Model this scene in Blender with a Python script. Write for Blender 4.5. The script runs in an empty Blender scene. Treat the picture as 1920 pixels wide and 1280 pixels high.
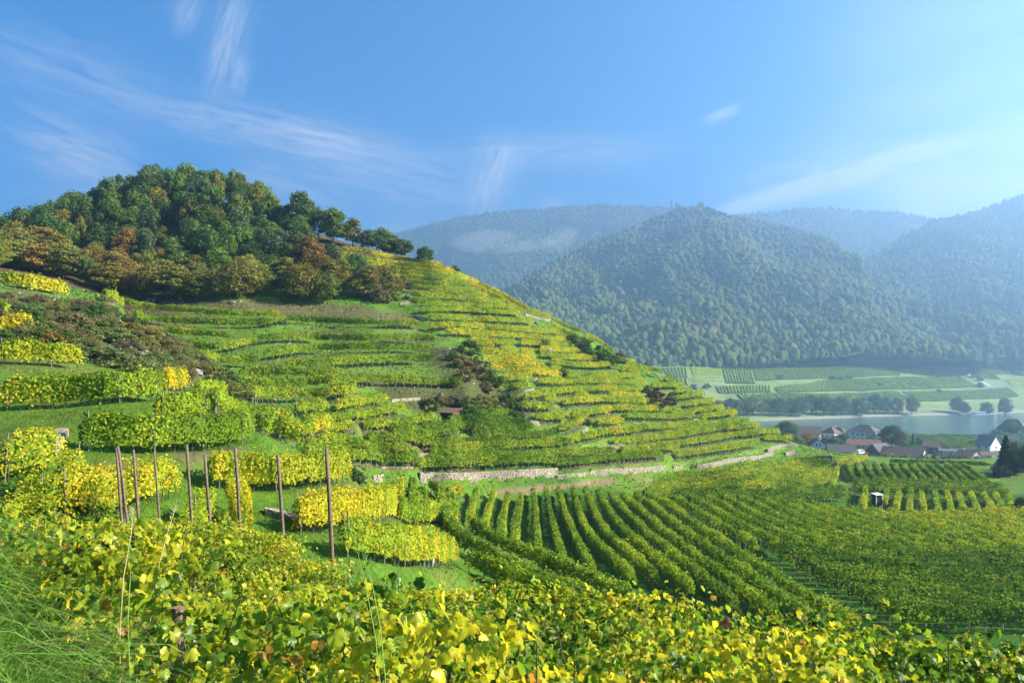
import bpy, bmesh, math, random
import numpy as np
from math import radians, sin, cos, pi
from mathutils import Vector, Matrix

rng = np.random.default_rng(7)
random.seed(7)
scene = bpy.context.scene
COL = scene.collection

# ------------------------------------------------------------------ camera, sky, sun, exposure
F, CX, HY = 1493.0, 960.0, 700.0          # focal length in photo pixels, principal column, horizon row
cam_d = bpy.data.cameras.new('camera')
cam = bpy.data.objects.new('camera', cam_d); COL.objects.link(cam)
cam.location = (0, 0, 0); cam.rotation_euler = (radians(90), 0, 0)
cam_d.sensor_width = 36; cam_d.lens = F / 1920 * 36
cam_d.shift_y = (HY - 640) / 1920
cam_d.clip_start = 0.1; cam_d.clip_end = 30000
scene.camera = cam

SUN_AZ, SUN_EL = 93.0, 31.0               # degrees clockwise from the view direction, above the horizon
sun_vec = Vector((sin(radians(SUN_AZ)) * cos(radians(SUN_EL)), cos(radians(SUN_AZ)) * cos(radians(SUN_EL)), sin(radians(SUN_EL))))
sl = bpy.data.lights.new('sun', 'SUN'); sl.energy = 5.0; sl.angle = radians(0.5); sl.color = (1.0, 0.90, 0.74)
so = bpy.data.objects.new('sun', sl); COL.objects.link(so)
so.rotation_euler = (-sun_vec).to_track_quat('-Z', 'Y').to_euler()

world = bpy.data.worlds.new('World'); scene.world = world; world.use_nodes = True
WN, WL = world.node_tree.nodes, world.node_tree.links
WN.clear()
w_out = WN.new('ShaderNodeOutputWorld'); w_bg = WN.new('ShaderNodeBackground')
sky = WN.new('ShaderNodeTexSky'); sky.sky_type = 'NISHITA'; sky.sun_disc = False
sky.sun_elevation = radians(SUN_EL); sky.sun_rotation = radians(SUN_AZ)
sky.air_density = 1.0; sky.dust_density = 0.3; sky.ozone_density = 4.0; sky.altitude = 3500
w_bg.inputs['Strength'].default_value = 0.05
WL.new(w_bg.outputs[0], w_out.inputs[0])

def wmath(op, a, b=None, c=None):
    n = WN.new('ShaderNodeMath'); n.operation = op
    for k, v in enumerate((a, b, c)):
        if v is None: continue
        if hasattr(v, 'node'): WL.new(v, n.inputs[k])
        else: n.inputs[k].default_value = v
    return n.outputs[0]
def wdot(vec, v):
    n = WN.new('ShaderNodeVectorMath'); n.operation = 'DOT_PRODUCT'
    WL.new(vec, n.inputs[0]); n.inputs[1].default_value = v
    return n.outputs['Value']
w_tc = WN.new('ShaderNodeTexCoord'); DIR = w_tc.outputs['Generated']
def pdir(px, py):
    return Vector(((px - CX) / F, 1.0, (HY - py) / F)).normalized()
def cirrus(x0, y0, x1, y1, width, amount, nscale, seed, stretch=6.0, soft=0.5):
    """a wisp of cirrus lying along the great circle between two sky directions"""
    a, b = pdir(x0, y0), pdir(x1, y1)
    c = (a + b).normalized(); ax = (b - a).normalized(); side = ax.cross(c).normalized()
    half = (b - a).length / 2
    s = wmath('DIVIDE', wdot(DIR, ax), half); t = wmath('DIVIDE', wdot(DIR, side), width / F)
    front = wmath('GREATER_THAN', wdot(DIR, c), 0.3)
    comb = WN.new('ShaderNodeCombineXYZ')
    WL.new(wmath('MULTIPLY', s, half * F / 100 * nscale / stretch), comb.inputs[0]); WL.new(wmath('MULTIPLY', t, width / 100 * nscale), comb.inputs[1])
    comb.inputs[2].default_value = seed * 3.17
    nz = WN.new('ShaderNodeTexNoise'); WL.new(comb.outputs[0], nz.inputs['Vector'])
    nz.inputs['Scale'].default_value = 1.0; nz.inputs['Detail'].default_value = 6; nz.inputs['Roughness'].default_value = 0.7
    nz.inputs['Distortion'].default_value = 0.6
    nn = wmath('MULTIPLY', wmath('MAXIMUM', wmath('SUBTRACT', nz.outputs[0], soft - 0.2), 0.0), 2.2)
    g = wmath('EXPONENT', wmath('MULTIPLY', wmath('ADD', wmath('POWER', wmath('ABSOLUTE', s), 3.0), wmath('MULTIPLY', t, t)), -1.0))
    return wmath('MULTIPLY', wmath('MULTIPLY', wmath('MULTIPLY', g, nn), front), amount)

# ------------------------------------------------------------------ small tools
def tag(o, label=None, cat=None, group=None, kind=None):
    if label: o['label'] = label
    if cat: o['category'] = cat
    if group: o['group'] = group
    if kind: o['kind'] = kind
    return o
def empty(name, loc=(0, 0, 0), rz=0.0):
    o = bpy.data.objects.new(name, None); COL.objects.link(o)
    o.location = loc; o.rotation_euler = (0, 0, rz); o.empty_display_size = 0.2
    return o
def link(name, me, parent=None, mat=None, loc=None, rot=None, scale=None):
    o = bpy.data.objects.new(name, me); COL.objects.link(o)
    if parent is not None: o.parent = parent
    if mat is not None and len(me.materials) == 0: me.materials.append(mat)
    if loc is not None: o.location = loc
    if rot is not None: o.rotation_euler = rot
    if scale is not None: o.scale = scale if hasattr(scale, '__len__') else (scale,) * 3
    return o
def fast_mesh(name, verts, faces, cols=None, smooth=False, flat_n=None):
    """verts (n,3), faces (m,k) arrays; cols (n,3) kept as the point colour 'Col'"""
    me = bpy.data.meshes.new(name)
    verts = np.asarray(verts, np.float32); faces = np.asarray(faces, np.int32)
    m, k = faces.shape
    me.vertices.add(len(verts)); me.vertices.foreach_set('co', verts.ravel())
    me.loops.add(m * k); me.loops.foreach_set('vertex_index', faces.ravel())
    me.polygons.add(m); me.polygons.foreach_set('loop_start', np.arange(0, m * k, k, dtype=np.int32))
    me.polygons.foreach_set('use_smooth', np.full(m, smooth, dtype=bool))
    if cols is not None:
        at = me.color_attributes.new('Col', 'FLOAT_COLOR', 'POINT')
        c4 = np.ones((len(verts), 4), np.float32); c4[:, :3] = cols
        at.data.foreach_set('color', c4.ravel())
    me.update(calc_edges=True)
    return me
class Mesher:
    """gathers boxes, prisms and tubes into ONE mesh"""
    def __init__(self): self.v = []; self.f = []
    def add(self, vs, fs):
        b = len(self.v); self.v += [tuple(p) for p in vs]; self.f += [tuple(i + b for i in q) for q in fs]
    def box(self, lo, hi, M=None):
        x0, y0, z0 = lo; x1, y1, z1 = hi
        vs = [Vector(p) for p in ((x0,y0,z0),(x1,y0,z0),(x1,y1,z0),(x0,y1,z0),(x0,y0,z1),(x1,y0,z1),(x1,y1,z1),(x0,y1,z1))]
        if M is not None: vs = [M @ p for p in vs]
        self.add(vs, [(3,2,1,0),(4,5,6,7),(0,1,5,4),(1,2,6,5),(2,3,7,6),(3,0,4,7)])
    def tube(self, pts, rad, n=6, cap=True):
        pts = [Vector(p) for p in pts]
        rads = rad if hasattr(rad, '__len__') else [rad] * len(pts)
        rings = []
        for i, p in enumerate(pts):
            t = (pts[min(i + 1, len(pts) - 1)] - pts[max(i - 1, 0)]).normalized()
            a = t.orthogonal().normalized() if abs(t.z) < 0.95 else Vector((1, 0, 0)) - t * t.x
            a.normalize(); b = t.cross(a)
            rings.append([p + (a * cos(2 * pi * k / n) + b * sin(2 * pi * k / n)) * rads[i] for k in range(n)])
        vs = [q for r in rings for q in r]; fs = []
        for i in range(len(pts) - 1):
            for k in range(n):
                fs.append((i*n+k, i*n+(k+1) % n, (i+1)*n+(k+1) % n, (i+1)*n+k))
        if cap: fs.append(tuple(range(n - 1, -1, -1))); fs.append(tuple((len(pts) - 1) * n + k for k in range(n)))
        self.add(vs, fs)
    def mesh(self, name, mat=None, smooth=False):
        me = bpy.data.meshes.new(name); me.from_pydata(self.v, [], self.f); me.update()
        if smooth: me.polygons.foreach_set('use_smooth', np.full(len(me.polygons), True))
        if mat: me.materials.append(mat)
        return me

# value noise on a lattice, several octaves, for arrays
_tab = np.random.default_rng(11).random((256, 256)).astype(np.float32)
def vnoise(x, y):
    xi = np.floor(x).astype(int); yi = np.floor(y).astype(int); fx = x - xi; fy = y - yi
    fx = fx * fx * (3 - 2 * fx); fy = fy * fy * (3 - 2 * fy)
    g = lambda a, b: _tab[a & 255, b & 255]
    return (g(xi, yi) * (1 - fx) + g(xi + 1, yi) * fx) * (1 - fy) + (g(xi, yi + 1) * (1 - fx) + g(xi + 1, yi + 1) * fx) * fy
def fbm(x, y, oct=4, gain=0.5):
    s = 0.0; a = 1.0; n = 0.0
    for k in range(oct):
        s = s + a * vnoise(x * 2 ** k + 17.3 * k, y * 2 ** k + 5.1 * k); n += a; a *= gain
    return s / n                                       # 0..1
def sstep(a, b, x):
    t = np.clip((x - a) / (b - a), 0, 1); return t * t * (3 - 2 * t)

# ------------------------------------------------------------------ materials
def new_mat(name):
    m = bpy.data.materials.new(name); m.use_nodes = True; m.node_tree.nodes.clear()
    return m, m.node_tree.nodes, m.node_tree.links
def simple(name, col, rough=0.7, var=0.15, scale=3.0, metal=0.0, bump=0.0, spec=0.3):
    m, N, L = new_mat(name)
    o = N.new('ShaderNodeOutputMaterial'); p = N.new('ShaderNodeBsdfPrincipled'); L.new(p.outputs[0], o.inputs[0])
    p.inputs['Roughness'].default_value = rough; p.inputs['Metallic'].default_value = metal
    p.inputs['Specular IOR Level'].default_value = spec
    tc = N.new('ShaderNodeTexCoord'); nz = N.new('ShaderNodeTexNoise'); nz.inputs['Scale'].default_value = scale
    nz.inputs['Detail'].default_value = 5; nz.inputs['Roughness'].default_value = 0.65
    L.new(tc.outputs['Object'], nz.inputs['Vector'])
    r = N.new('ShaderNodeValToRGB'); L.new(nz.outputs[0], r.inputs[0])
    r.color_ramp.elements[0].position = 0.3; r.color_ramp.elements[1].position = 0.7
    r.color_ramp.elements[0].color = (*[c * (1 - var) for c in col], 1); r.color_ramp.elements[1].color = (*[min(1, c * (1 + var)) for c in col], 1)
    L.new(r.outputs[0], p.inputs['Base Color'])
    if bump:
        b = N.new('ShaderNodeBump'); b.inputs['Strength'].default_value = bump; b.inputs['Distance'].default_value = 0.05
        L.new(nz.outputs[0], b.inputs['Height']); L.new(b.outputs[0], p.inputs['Normal'])
    return m
def leaf_mat(name, trans=0.45, gloss=0.06, tint=None, use_attr=True, ramp=None, nscale=0.25, rough=0.4):
    """thin leaves: diffuse + light passing through + a little sheen; colour from the 'Col' attribute or from a ramp by instance"""
    m, N, L = new_mat(name)
    o = N.new('ShaderNodeOutputMaterial')
    d = N.new('ShaderNodeBsdfDiffuse'); t = N.new('ShaderNodeBsdfTranslucent'); g = N.new('ShaderNodeBsdfGlossy')
    g.inputs['Roughness'].default_value = rough
    mx = N.new('ShaderNodeMixShader'); mx.inputs[0].default_value = trans
    L.new(d.outputs[0], mx.inputs[1]); L.new(t.outputs[0], mx.inputs[2])
    m2 = N.new('ShaderNodeMixShader'); m2.inputs[0].default_value = gloss
    L.new(mx.outputs[0], m2.inputs[1]); L.new(g.outputs[0], m2.inputs[2]); L.new(m2.outputs[0], o.inputs[0])
    if use_attr:
        a = N.new('ShaderNodeAttribute'); a.attribute_name = 'Col'; src = a.outputs['Color']
    else:
        oi = N.new('ShaderNodeObjectInfo'); gm = N.new('ShaderNodeNewGeometry')
        nz = N.new('ShaderNodeTexNoise'); nz.inputs['Scale'].default_value = nscale; nz.inputs['Detail'].default_value = 3
        L.new(gm.outputs['Position'], nz.inputs['Vector'])
        ad = N.new('ShaderNodeMath'); ad.operation = 'MULTIPLY_ADD'; L.new(nz.outputs[0], ad.inputs[0]); ad.inputs[1].default_value = 1.05
        rh = N.new('ShaderNodeMath'); rh.operation = 'MULTIPLY'; L.new(oi.outputs['Random'], rh.inputs[0]); rh.inputs[1].default_value = 0.6; L.new(rh.outputs[0], ad.inputs[2])
        sc = N.new('ShaderNodeMath'); sc.operation = 'MULTIPLY'; L.new(ad.outputs[0], sc.inputs[0]); sc.inputs[1].default_value = 0.6
        r = N.new('ShaderNodeValToRGB'); L.new(sc.outputs[0], r.inputs[0])
        els = r.color_ramp.elements
        while len(els) < len(ramp): els.new(0.5)
        for e, (p, c) in zip(els, ramp): e.position = p; e.color = (*c, 1)
        src = r.outputs[0]
    if tint is not None:
        mu = N.new('ShaderNodeMix'); mu.data_type = 'RGBA'; mu.blend_type = 'MULTIPLY'; mu.inputs['Factor'].default_value = 1
        L.new(src, mu.inputs['A']); mu.inputs['B'].default_value = (*tint, 1); src = mu.outputs['Result']
    L.new(src, d.inputs[0]); L.new(src, t.inputs[0])
    return m

M_vine = leaf_mat('vine_leaf', trans=0.42, gloss=0.005, rough=0.6)
M_leafnear = leaf_mat('grape_leaf', trans=0.55, gloss=0.02, rough=0.45)
M_wood = simple('weathered_post_wood', (0.16, 0.11, 0.075), 0.85, 0.35, 14, bump=0.4)
M_stake = simple('grey_stake_wood', (0.20, 0.17, 0.13), 0.85, 0.3, 9)
M_bark = simple('tree_bark', (0.09, 0.07, 0.05), 0.9, 0.35, 6)
M_dark = simple('dark_green_core', (0.045, 0.07, 0.012), 0.9, 0.3, 3)
# ------------------------------------------------------------------ the land: heights through measured points
def PT(px, py, d): return ((px - CX) / F * d, d, (HY - py) / F * d)
ctrl = [PT(*p) for p in [
    # middle left terraces
    (0,900,32),(60,892,33),(112,880,34),(200,872,37),(160,848,38),(300,845,40),(470,825,46),(140,985,31),(250,956,33),(326,930,36),
    (450,922,40),(570,917,42),(650,905,47),(0,770,46),(100,765,47),(305,752,52),(100,800,41),(300,765,47),
    (0,683,60),(60,686,61),(154,692,64),(40,700,57),(0,625,76),(60,622,77),(15,593,84),(0,535,98),(60,545,101),(125,556,106),
    (60,600,82),(150,600,90),(250,650,84),(330,690,80),(400,725,80),(440,745,84),(350,760,62),(200,560,118),(250,600,112),(330,655,98),
    # hill, left flank
    (240,580,150),(330,592,151),(455,600,152),(525,600,154),(786,617,160),(305,630,140),(430,640,140),(600,643,146),(806,646,150),
    (340,657,130),(405,664,130),(480,647,138),(430,690,118),(530,672,128),(660,662,136),(805,664,143),(545,697,117),(660,689,125),(820,683,134),
    (505,712,111),(642,712,116),(442,735,100),(580,732,108),(694,724,118),(865,728,126),(472,755,92),(660,749,104),(450,782,80),(545,803,84),
    (615,777,98),(720,762,110),(600,818,88),(660,811,95),(756,781,111),(681,812,98),(816,796,115),(490,820,74),(590,825,86),(510,845,66),
    (565,868,70),(620,868,82),(650,862,88),(690,835,99),(769,836,107),(858,822,115),(650,848,92),(769,857,101),(880,854,113.5),(655,873,86),
    (782,879,101),(620,900,62),(705,903,92),(690,930,66),(784,890,103),(860,785,122),(960,786,130),(900,802,120),(960,829,121),
    # hill, right face
    (620,482,188),(700,484,196),(770,497,199),(850,512,202),(656,498,187),(755,524,190),(872,532,200),(767,574,168),(900,582,180),(960,584,194),
    (787,590,164),(900,607,176),(1000,592,203),(900,636,164),(997,640,181),(1060,646,197),(932,652,160),(1027,655,178),(1084,665,190),
    (937,700,147),(1050,712,160),(1106,695,178),(1155,692,190),(1207,706,196),(966,736,137),(1031,747,142),(1144,738,163),(1204,738,178),
    (977,773,130),(1040,774,137),(1125,759,152),(1185,762,163),(1260,778,177),(1046,815,131),(1119,803,140),(1260,809,163),(1069,838,127.5),
    (1196,818,148),(1325,802,176),(1067,841,127),(1247,863,145),(1287,841,158),(1422,822,180),(1265,867,149),(1422,840,178),
    (956,880,114),(1247,866,144),(1031,603,205),(1091,631,206),(1151,668,206),(1243,707,205),(1319,745,202),(1381,781,198),(1440,812,194),(1484,832,190),
    # foot of the hill
    (790,906,101),(830,907,104),(900,905,109),(1044,898,119),(1105,894,125),(1247,884,143),(1310,880,149),(1425,862,168),(1490,850,182),
    # forest ground
    (200,560,160),(450,572,158),(700,580,163),(300,500,185),(500,500,188),(620,520,178),(690,560,170),(560,440,205),(500,420,212),(430,392,216),
    (370,382,218),(300,386,216),(230,405,214),(180,420,212),(100,450,208),(0,480,200),(0,505,150),(120,540,140),(620,466,196),
    # field and the far edge of its plateau
    (820,930,100),(850,975,85),(900,1055,64),(950,950,106),(1100,950,109),(1250,950,109),(1200,1010,86),(1400,960,104),(1440,1050,73),
    (1620,1190,50),(1500,1150,56),(1900,1190,50),(1900,1000,92),(1645,955,116),(1560,905,140),(1600,918,134),(1900,930,127),(1560,868,171),
    (1700,872,170),(1850,900,146),(1700,899,147),(1500,905,139),(1400,900,140),(1350,920,128),(1860,870,172),(1480,858,180),
]]
ctrl += [  # in metres: foreground slope, backs of the hills, village plain, river bed
    (0,-4,-2.2),(-6,-4,-1.3),(8,-4,-3.0),(0,2,-2.6),(-3.3,5,-1.7),(-5.6,9.2,-3.9),(-4.3,6.2,-1.85),(-5.5,7,-1.8),(-6.5,11,-4.5),(-3.2,7.0,-3.45),(-2.75,6.0,-3.1),(-2.0,4.6,-2.75),(-2.3,3.2,-1.6),(-5,2,-1.2),(-11,14,-4.3),(-5.5,14.5,-4.75),(4,3.0,-3.2),(-.6,4.3,-3.0),(-1.9,6.9,-3.75),(1.8,5.3,-3.6),
    (-9.8,24,-6.1),(-3.4,15,-5.45),(0.3,10,-4.4),(2.9,9,-4.4),(5,8,-4.4),(9,6.5,-4.6),(-16,31,-6.6),(-14,22,-6.0),(-22,30,-6.4),
    (12,3,-4.6),(16,8,-6.5),(25,20,-10.5),(12,22,-9.5),(3,22,-8.5),(0,32,-11.5),(12,38,-14.6),(28,38,-15.2),(45,40,-16),(70,45,-17),(60,20,-13.5),(40,5,-9),
    (-6,30,-7.6),(-3,40,-11.5),(-8,55,-10.6),(-4,56,-14.2),(5,50,-15.4),
    (-100,340,30),(-190,260,40),(-190,190,36),(-180,120,22),(-120,80,14),(-90,40,4),(-60,20,-2),(-40,5,-1.5),(0,340,2),(45,330,-22),(-85,270,44),
    (75,245,-24),(58,250,-14),(30,265,2),(0,270,13),(-40,262,30),(80,330,-37),(95,240,-27),(110,280,-34),(160,260,-33),(230,270,-33),(100,220,-23.5),(130,215,-23.5),(150,200,-22),
    (130,120,-20),(180,140,-22),(240,200,-28),(120,70,-18),(200,60,-20),(110,340,-37.5),(160,330,-37.5),(230,330,-37.5),(330,330,-37),(130,400,-39.5),(200,400,-39.5),(270,400,-39.5),
    (130,480,-40.5),(200,480,-40.5),(300,480,-40.5),(420,480,-40),(250,520,-41.2),(350,530,-41.4),(150,520,-41.4),(450,530,-41.4),(70,400,-37),(0,440,-30),(60,520,-42),
    (0,545,-42.5),(150,552,-43.2),(250,556,-43.2),(350,572,-43.2),(480,580,-43.2),(0,620,-47),(150,620,-47),(300,630,-47),(480,640,-47),(420,300,-35),(420,100,-26)]
ctrl = np.array(ctrl, float)
def tps_fit(P, z, lam):
    n = len(P); D = np.hypot(P[:, None, 0] - P[None, :, 0], P[:, None, 1] - P[None, :, 1])
    K = np.where(D > 0, D * D * np.log(np.maximum(D, 1e-9)), 0) + lam * np.eye(n)
    A = np.zeros((n + 3, n + 3)); A[:n, :n] = K; A[:n, n] = 1; A[:n, n + 1:] = P; A[n, :n] = 1; A[n + 1:, :n] = P.T
    b = np.zeros(n + 3); b[:n] = z
    return np.linalg.solve(A, b)
# lateral distances grow with range, so fit in a gently compressed range to even out the spacing of the points
def warp(X, Y):
    r = np.hypot(X, Y) + 12.0
    s = 30 * np.log(r / 12.0 + 1) / r
    return np.stack([X * s, Y * s], -1) / 30
CP = warp(ctrl[:, 0], ctrl[:, 1])
TW = tps_fit(CP, ctrl[:, 2], 2e-4)
def tps(X, Y):
    Q = warp(np.asarray(X, float).ravel(), np.asarray(Y, float).ravel()); out = np.empty(len(Q))
    for i in range(0, len(Q), 20000):
        q = Q[i:i + 20000]; d2 = (q[:, None, 0] - CP[None, :, 0]) ** 2 + (q[:, None, 1] - CP[None, :, 1]) ** 2
        out[i:i + 20000] = (0.5 * d2 * np.log(np.maximum(d2, 1e-18))) @ TW[:len(CP)] + TW[len(CP)] + q @ TW[len(CP) + 1:]
    return out.reshape(np.shape(X))
def axis(breaks):
    out = [breaks[0][0]]
    for (a, _), (b, st) in zip(breaks[:-1], breaks[1:]):
        n = max(1, int(round((b - a) / st))); out += list(np.linspace(a, b, n + 1)[1:])
    return np.array(out)
GX = axis([(-420, 0), (-200, 10), (-112, 3), (-60, .9), (62, .62), (110, .9), (220, 3), (640, 10)])
GY = axis([(-14, 0), (-4, 2), (70, .55), (215, .7), (260, 1.6), (420, 4), (680, 8)])
gx, gy = np.meshgrid(GX, GY)
ZB = tps(gx, gy) + (fbm(gx / 7, gy / 7, 3) - .5) * sstep(15, 60, gy) * 0.5 * (1 - sstep(500, 540, gy))
ZB += (fbm(gx / 2.0, gy / 2.0, 2) - .5) * 0.12
ZB = np.where(gx < -200, np.minimum(ZB, 45), ZB); ZB = np.clip(ZB, -60, 62)
ZB = np.where((gy > 540), np.minimum(ZB, -43.0 - (gy - 540) * .03), ZB)
ZG = ZB.copy()
def sample(Z, X, Y):
    X = np.asarray(X, float); Y = np.asarray(Y, float)
    i = np.clip(np.searchsorted(GX, X) - 1, 0, len(GX) - 2); j = np.clip(np.searchsorted(GY, Y) - 1, 0, len(GY) - 2)
    fx = np.clip((X - GX[i]) / (GX[i + 1] - GX[i]), 0, 1); fy = np.clip((Y - GY[j]) / (GY[j + 1] - GY[j]), 0, 1)
    return (Z[j, i] * (1 - fx) + Z[j, i + 1] * fx) * (1 - fy) + (Z[j + 1, i] * (1 - fx) + Z[j + 1, i + 1] * fx) * fy
def ground(x, y): return float(sample(ZG, x, y))
def hit(px, py, dz=0.0, dmin=20, dmax=460, Z=None):
    """where the sight line through photo pixels meets the land (raised by dz)"""
    Z = ZB if Z is None else Z
    px = np.atleast_1d(np.asarray(px, float)); py = np.atleast_1d(np.asarray(py, float))
    ds = np.arange(dmin, dmax, 0.4)
    X = (px[:, None] - CX) / F * ds; Y = np.broadcast_to(ds, X.shape); zr = (HY - py[:, None]) / F * ds
    cl = zr - sample(Z, X, Y) - dz
    under = cl <= 0
    first = np.where(under.any(1), under.argmax(1), np.argmin(cl, 1))
    d = ds[first].astype(float); r_ = np.arange(len(px)); f0 = np.maximum(first - 1, 0); c0, c1 = cl[r_, f0], cl[r_, first]
    cross = under.any(1) & (first > 0) & (c0 > 0) & (c0 - c1 > 1e-6); d = np.where(cross, ds[f0] + .4 * c0 / np.maximum(c0 - c1, 1e-6), d)
    x = (px - CX) / F * d
    return np.stack([x, d, sample(Z, x, d)], -1)
def resample(pts, step):
    pts = np.asarray(pts, float); seg = np.r_[0, np.cumsum(np.hypot(*np.diff(pts[:, :2], axis=0).T))]
    n = max(2, int(round(seg[-1] / step)) + 1); t = np.linspace(0, seg[-1], n)
    return np.stack([np.interp(t, seg, pts[:, k]) for k in range(pts.shape[1])], -1)
def trace(pix, dz=0.0, dmin=20, dmax=460, step=6):
    """a line drawn over photo pixels, laid on the land"""
    p = resample(np.array(pix, float), step)
    w = hit(p[:, 0], p[:, 1], dz, dmin, dmax)
    # drop jumps where the sight line leaps a crest
    for _ in range(2):
        if len(w) > 4:
            med = np.median(np.stack([np.r_[w[0, 1], w[:-1, 1]], w[:, 1], np.r_[w[1:, 1], w[-1, 1]]]), 0)
            bad = np.abs(w[:, 1] - med) > 4
            w[bad, 1] = med[bad]; w[bad, 0] = (p[bad, 0] - CX) / F * med[bad]
    if len(w) > 3:
        d = w[:, 1].copy(); d[1:-1] = (d[:-2] + 2 * d[1:-1] + d[2:]) / 4
        w[:, 1] = d; w[:, 0] = (p[:, 0] - CX) / F * d
    w[:, 2] = sample(ZB, w[:, 0], w[:, 1])
    return w
# ------------------------------------------------------------------ vine rows, traced on the land
# each entry: (line over the photo, yellowness 0..1); the line is the foot of the row unless 'top' is given
HILL_LEFT = [
 ([(195,566),(240,580),(280,587),(355,594),(430,599),(480,600),(525,599)],.45),([(255,605),(305,612),(380,615),(455,617),(505,614),(537,607),(590,611),(660,615),(720,617),(786,617)],.22),
 ([(305,630),(342,636),(380,637),(430,640)],.55),([(340,657),(370,662),(405,664),(442,660),(480,647),(517,643),(580,644),(660,645),(740,646),(815,646)],.35),
 ([(375,682),(430,690),(487,687)],.4),([(495,677),(530,672),(580,665),(660,662),(712,663),(805,664)],.3),([(533,697),(592,695),(660,689),(740,685),(815,683)],.35),
 ([(450,711),(505,712),(580,715),(642,712)],.35),([(442,735),(505,736),(580,732),(656,728),(694,724),(750,726),(806,728),(868,728)],.38),
 ([(472,755),(552,755),(600,754),(637,751),(668,749)],.5),([(370,756),(420,751)],.5),([(398,780),(440,784),(500,797),(548,803)],.45),([(555,783),(590,780),(615,776)],.5),
 ([(625,777),(666,772),(703,764),(722,761)],.55),([(570,806),(610,804),(640,798),(666,793)],.5),([(666,794),(703,789),(741,782),(758,780)],.55),([(585,819),(634,820),(662,810)],.75),
 ([(681,812),(707,812),(750,807),(788,799),(816,796)],.5),([(843,801),(900,802),(960,801),(980,799)],.12),([(858,789),(905,789),(963,787)],.12),
 ([(735,823),(800,815),(870,812),(960,811)],.18),([(690,835),(731,838),(769,836),(806,829),(858,822)],.25),([(885,833),(919,831),(970,830),(1012,829),(1042,824)],.22),([(885,819),(940,818),(1000,813)],.15),
 ([(650,848),(694,855),(735,857),(769,857)],.3),([(790,845),(850,842),(900,842),(956,839)],.3),([(806,857),(880,854),(960,849),(1012,845),(1067,840)],.36),
 ([(655,873),(712,877),(782,879)],.28),([(800,872),(890,868),(994,866),(1069,862),(1153,857)],.3),([(784,888),(844,886),(900,884),(956,880),(1012,878),(1044,882),(1087,878),(1144,871),(1240,863)],.28),
 ([(490,820),(540,828),(592,825)],.4),([(510,843),(535,852),(565,868)],.5),([(575,858),(620,868),(652,862)],.35),([(600,843),(632,846),(655,838)],.35),
]
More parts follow.
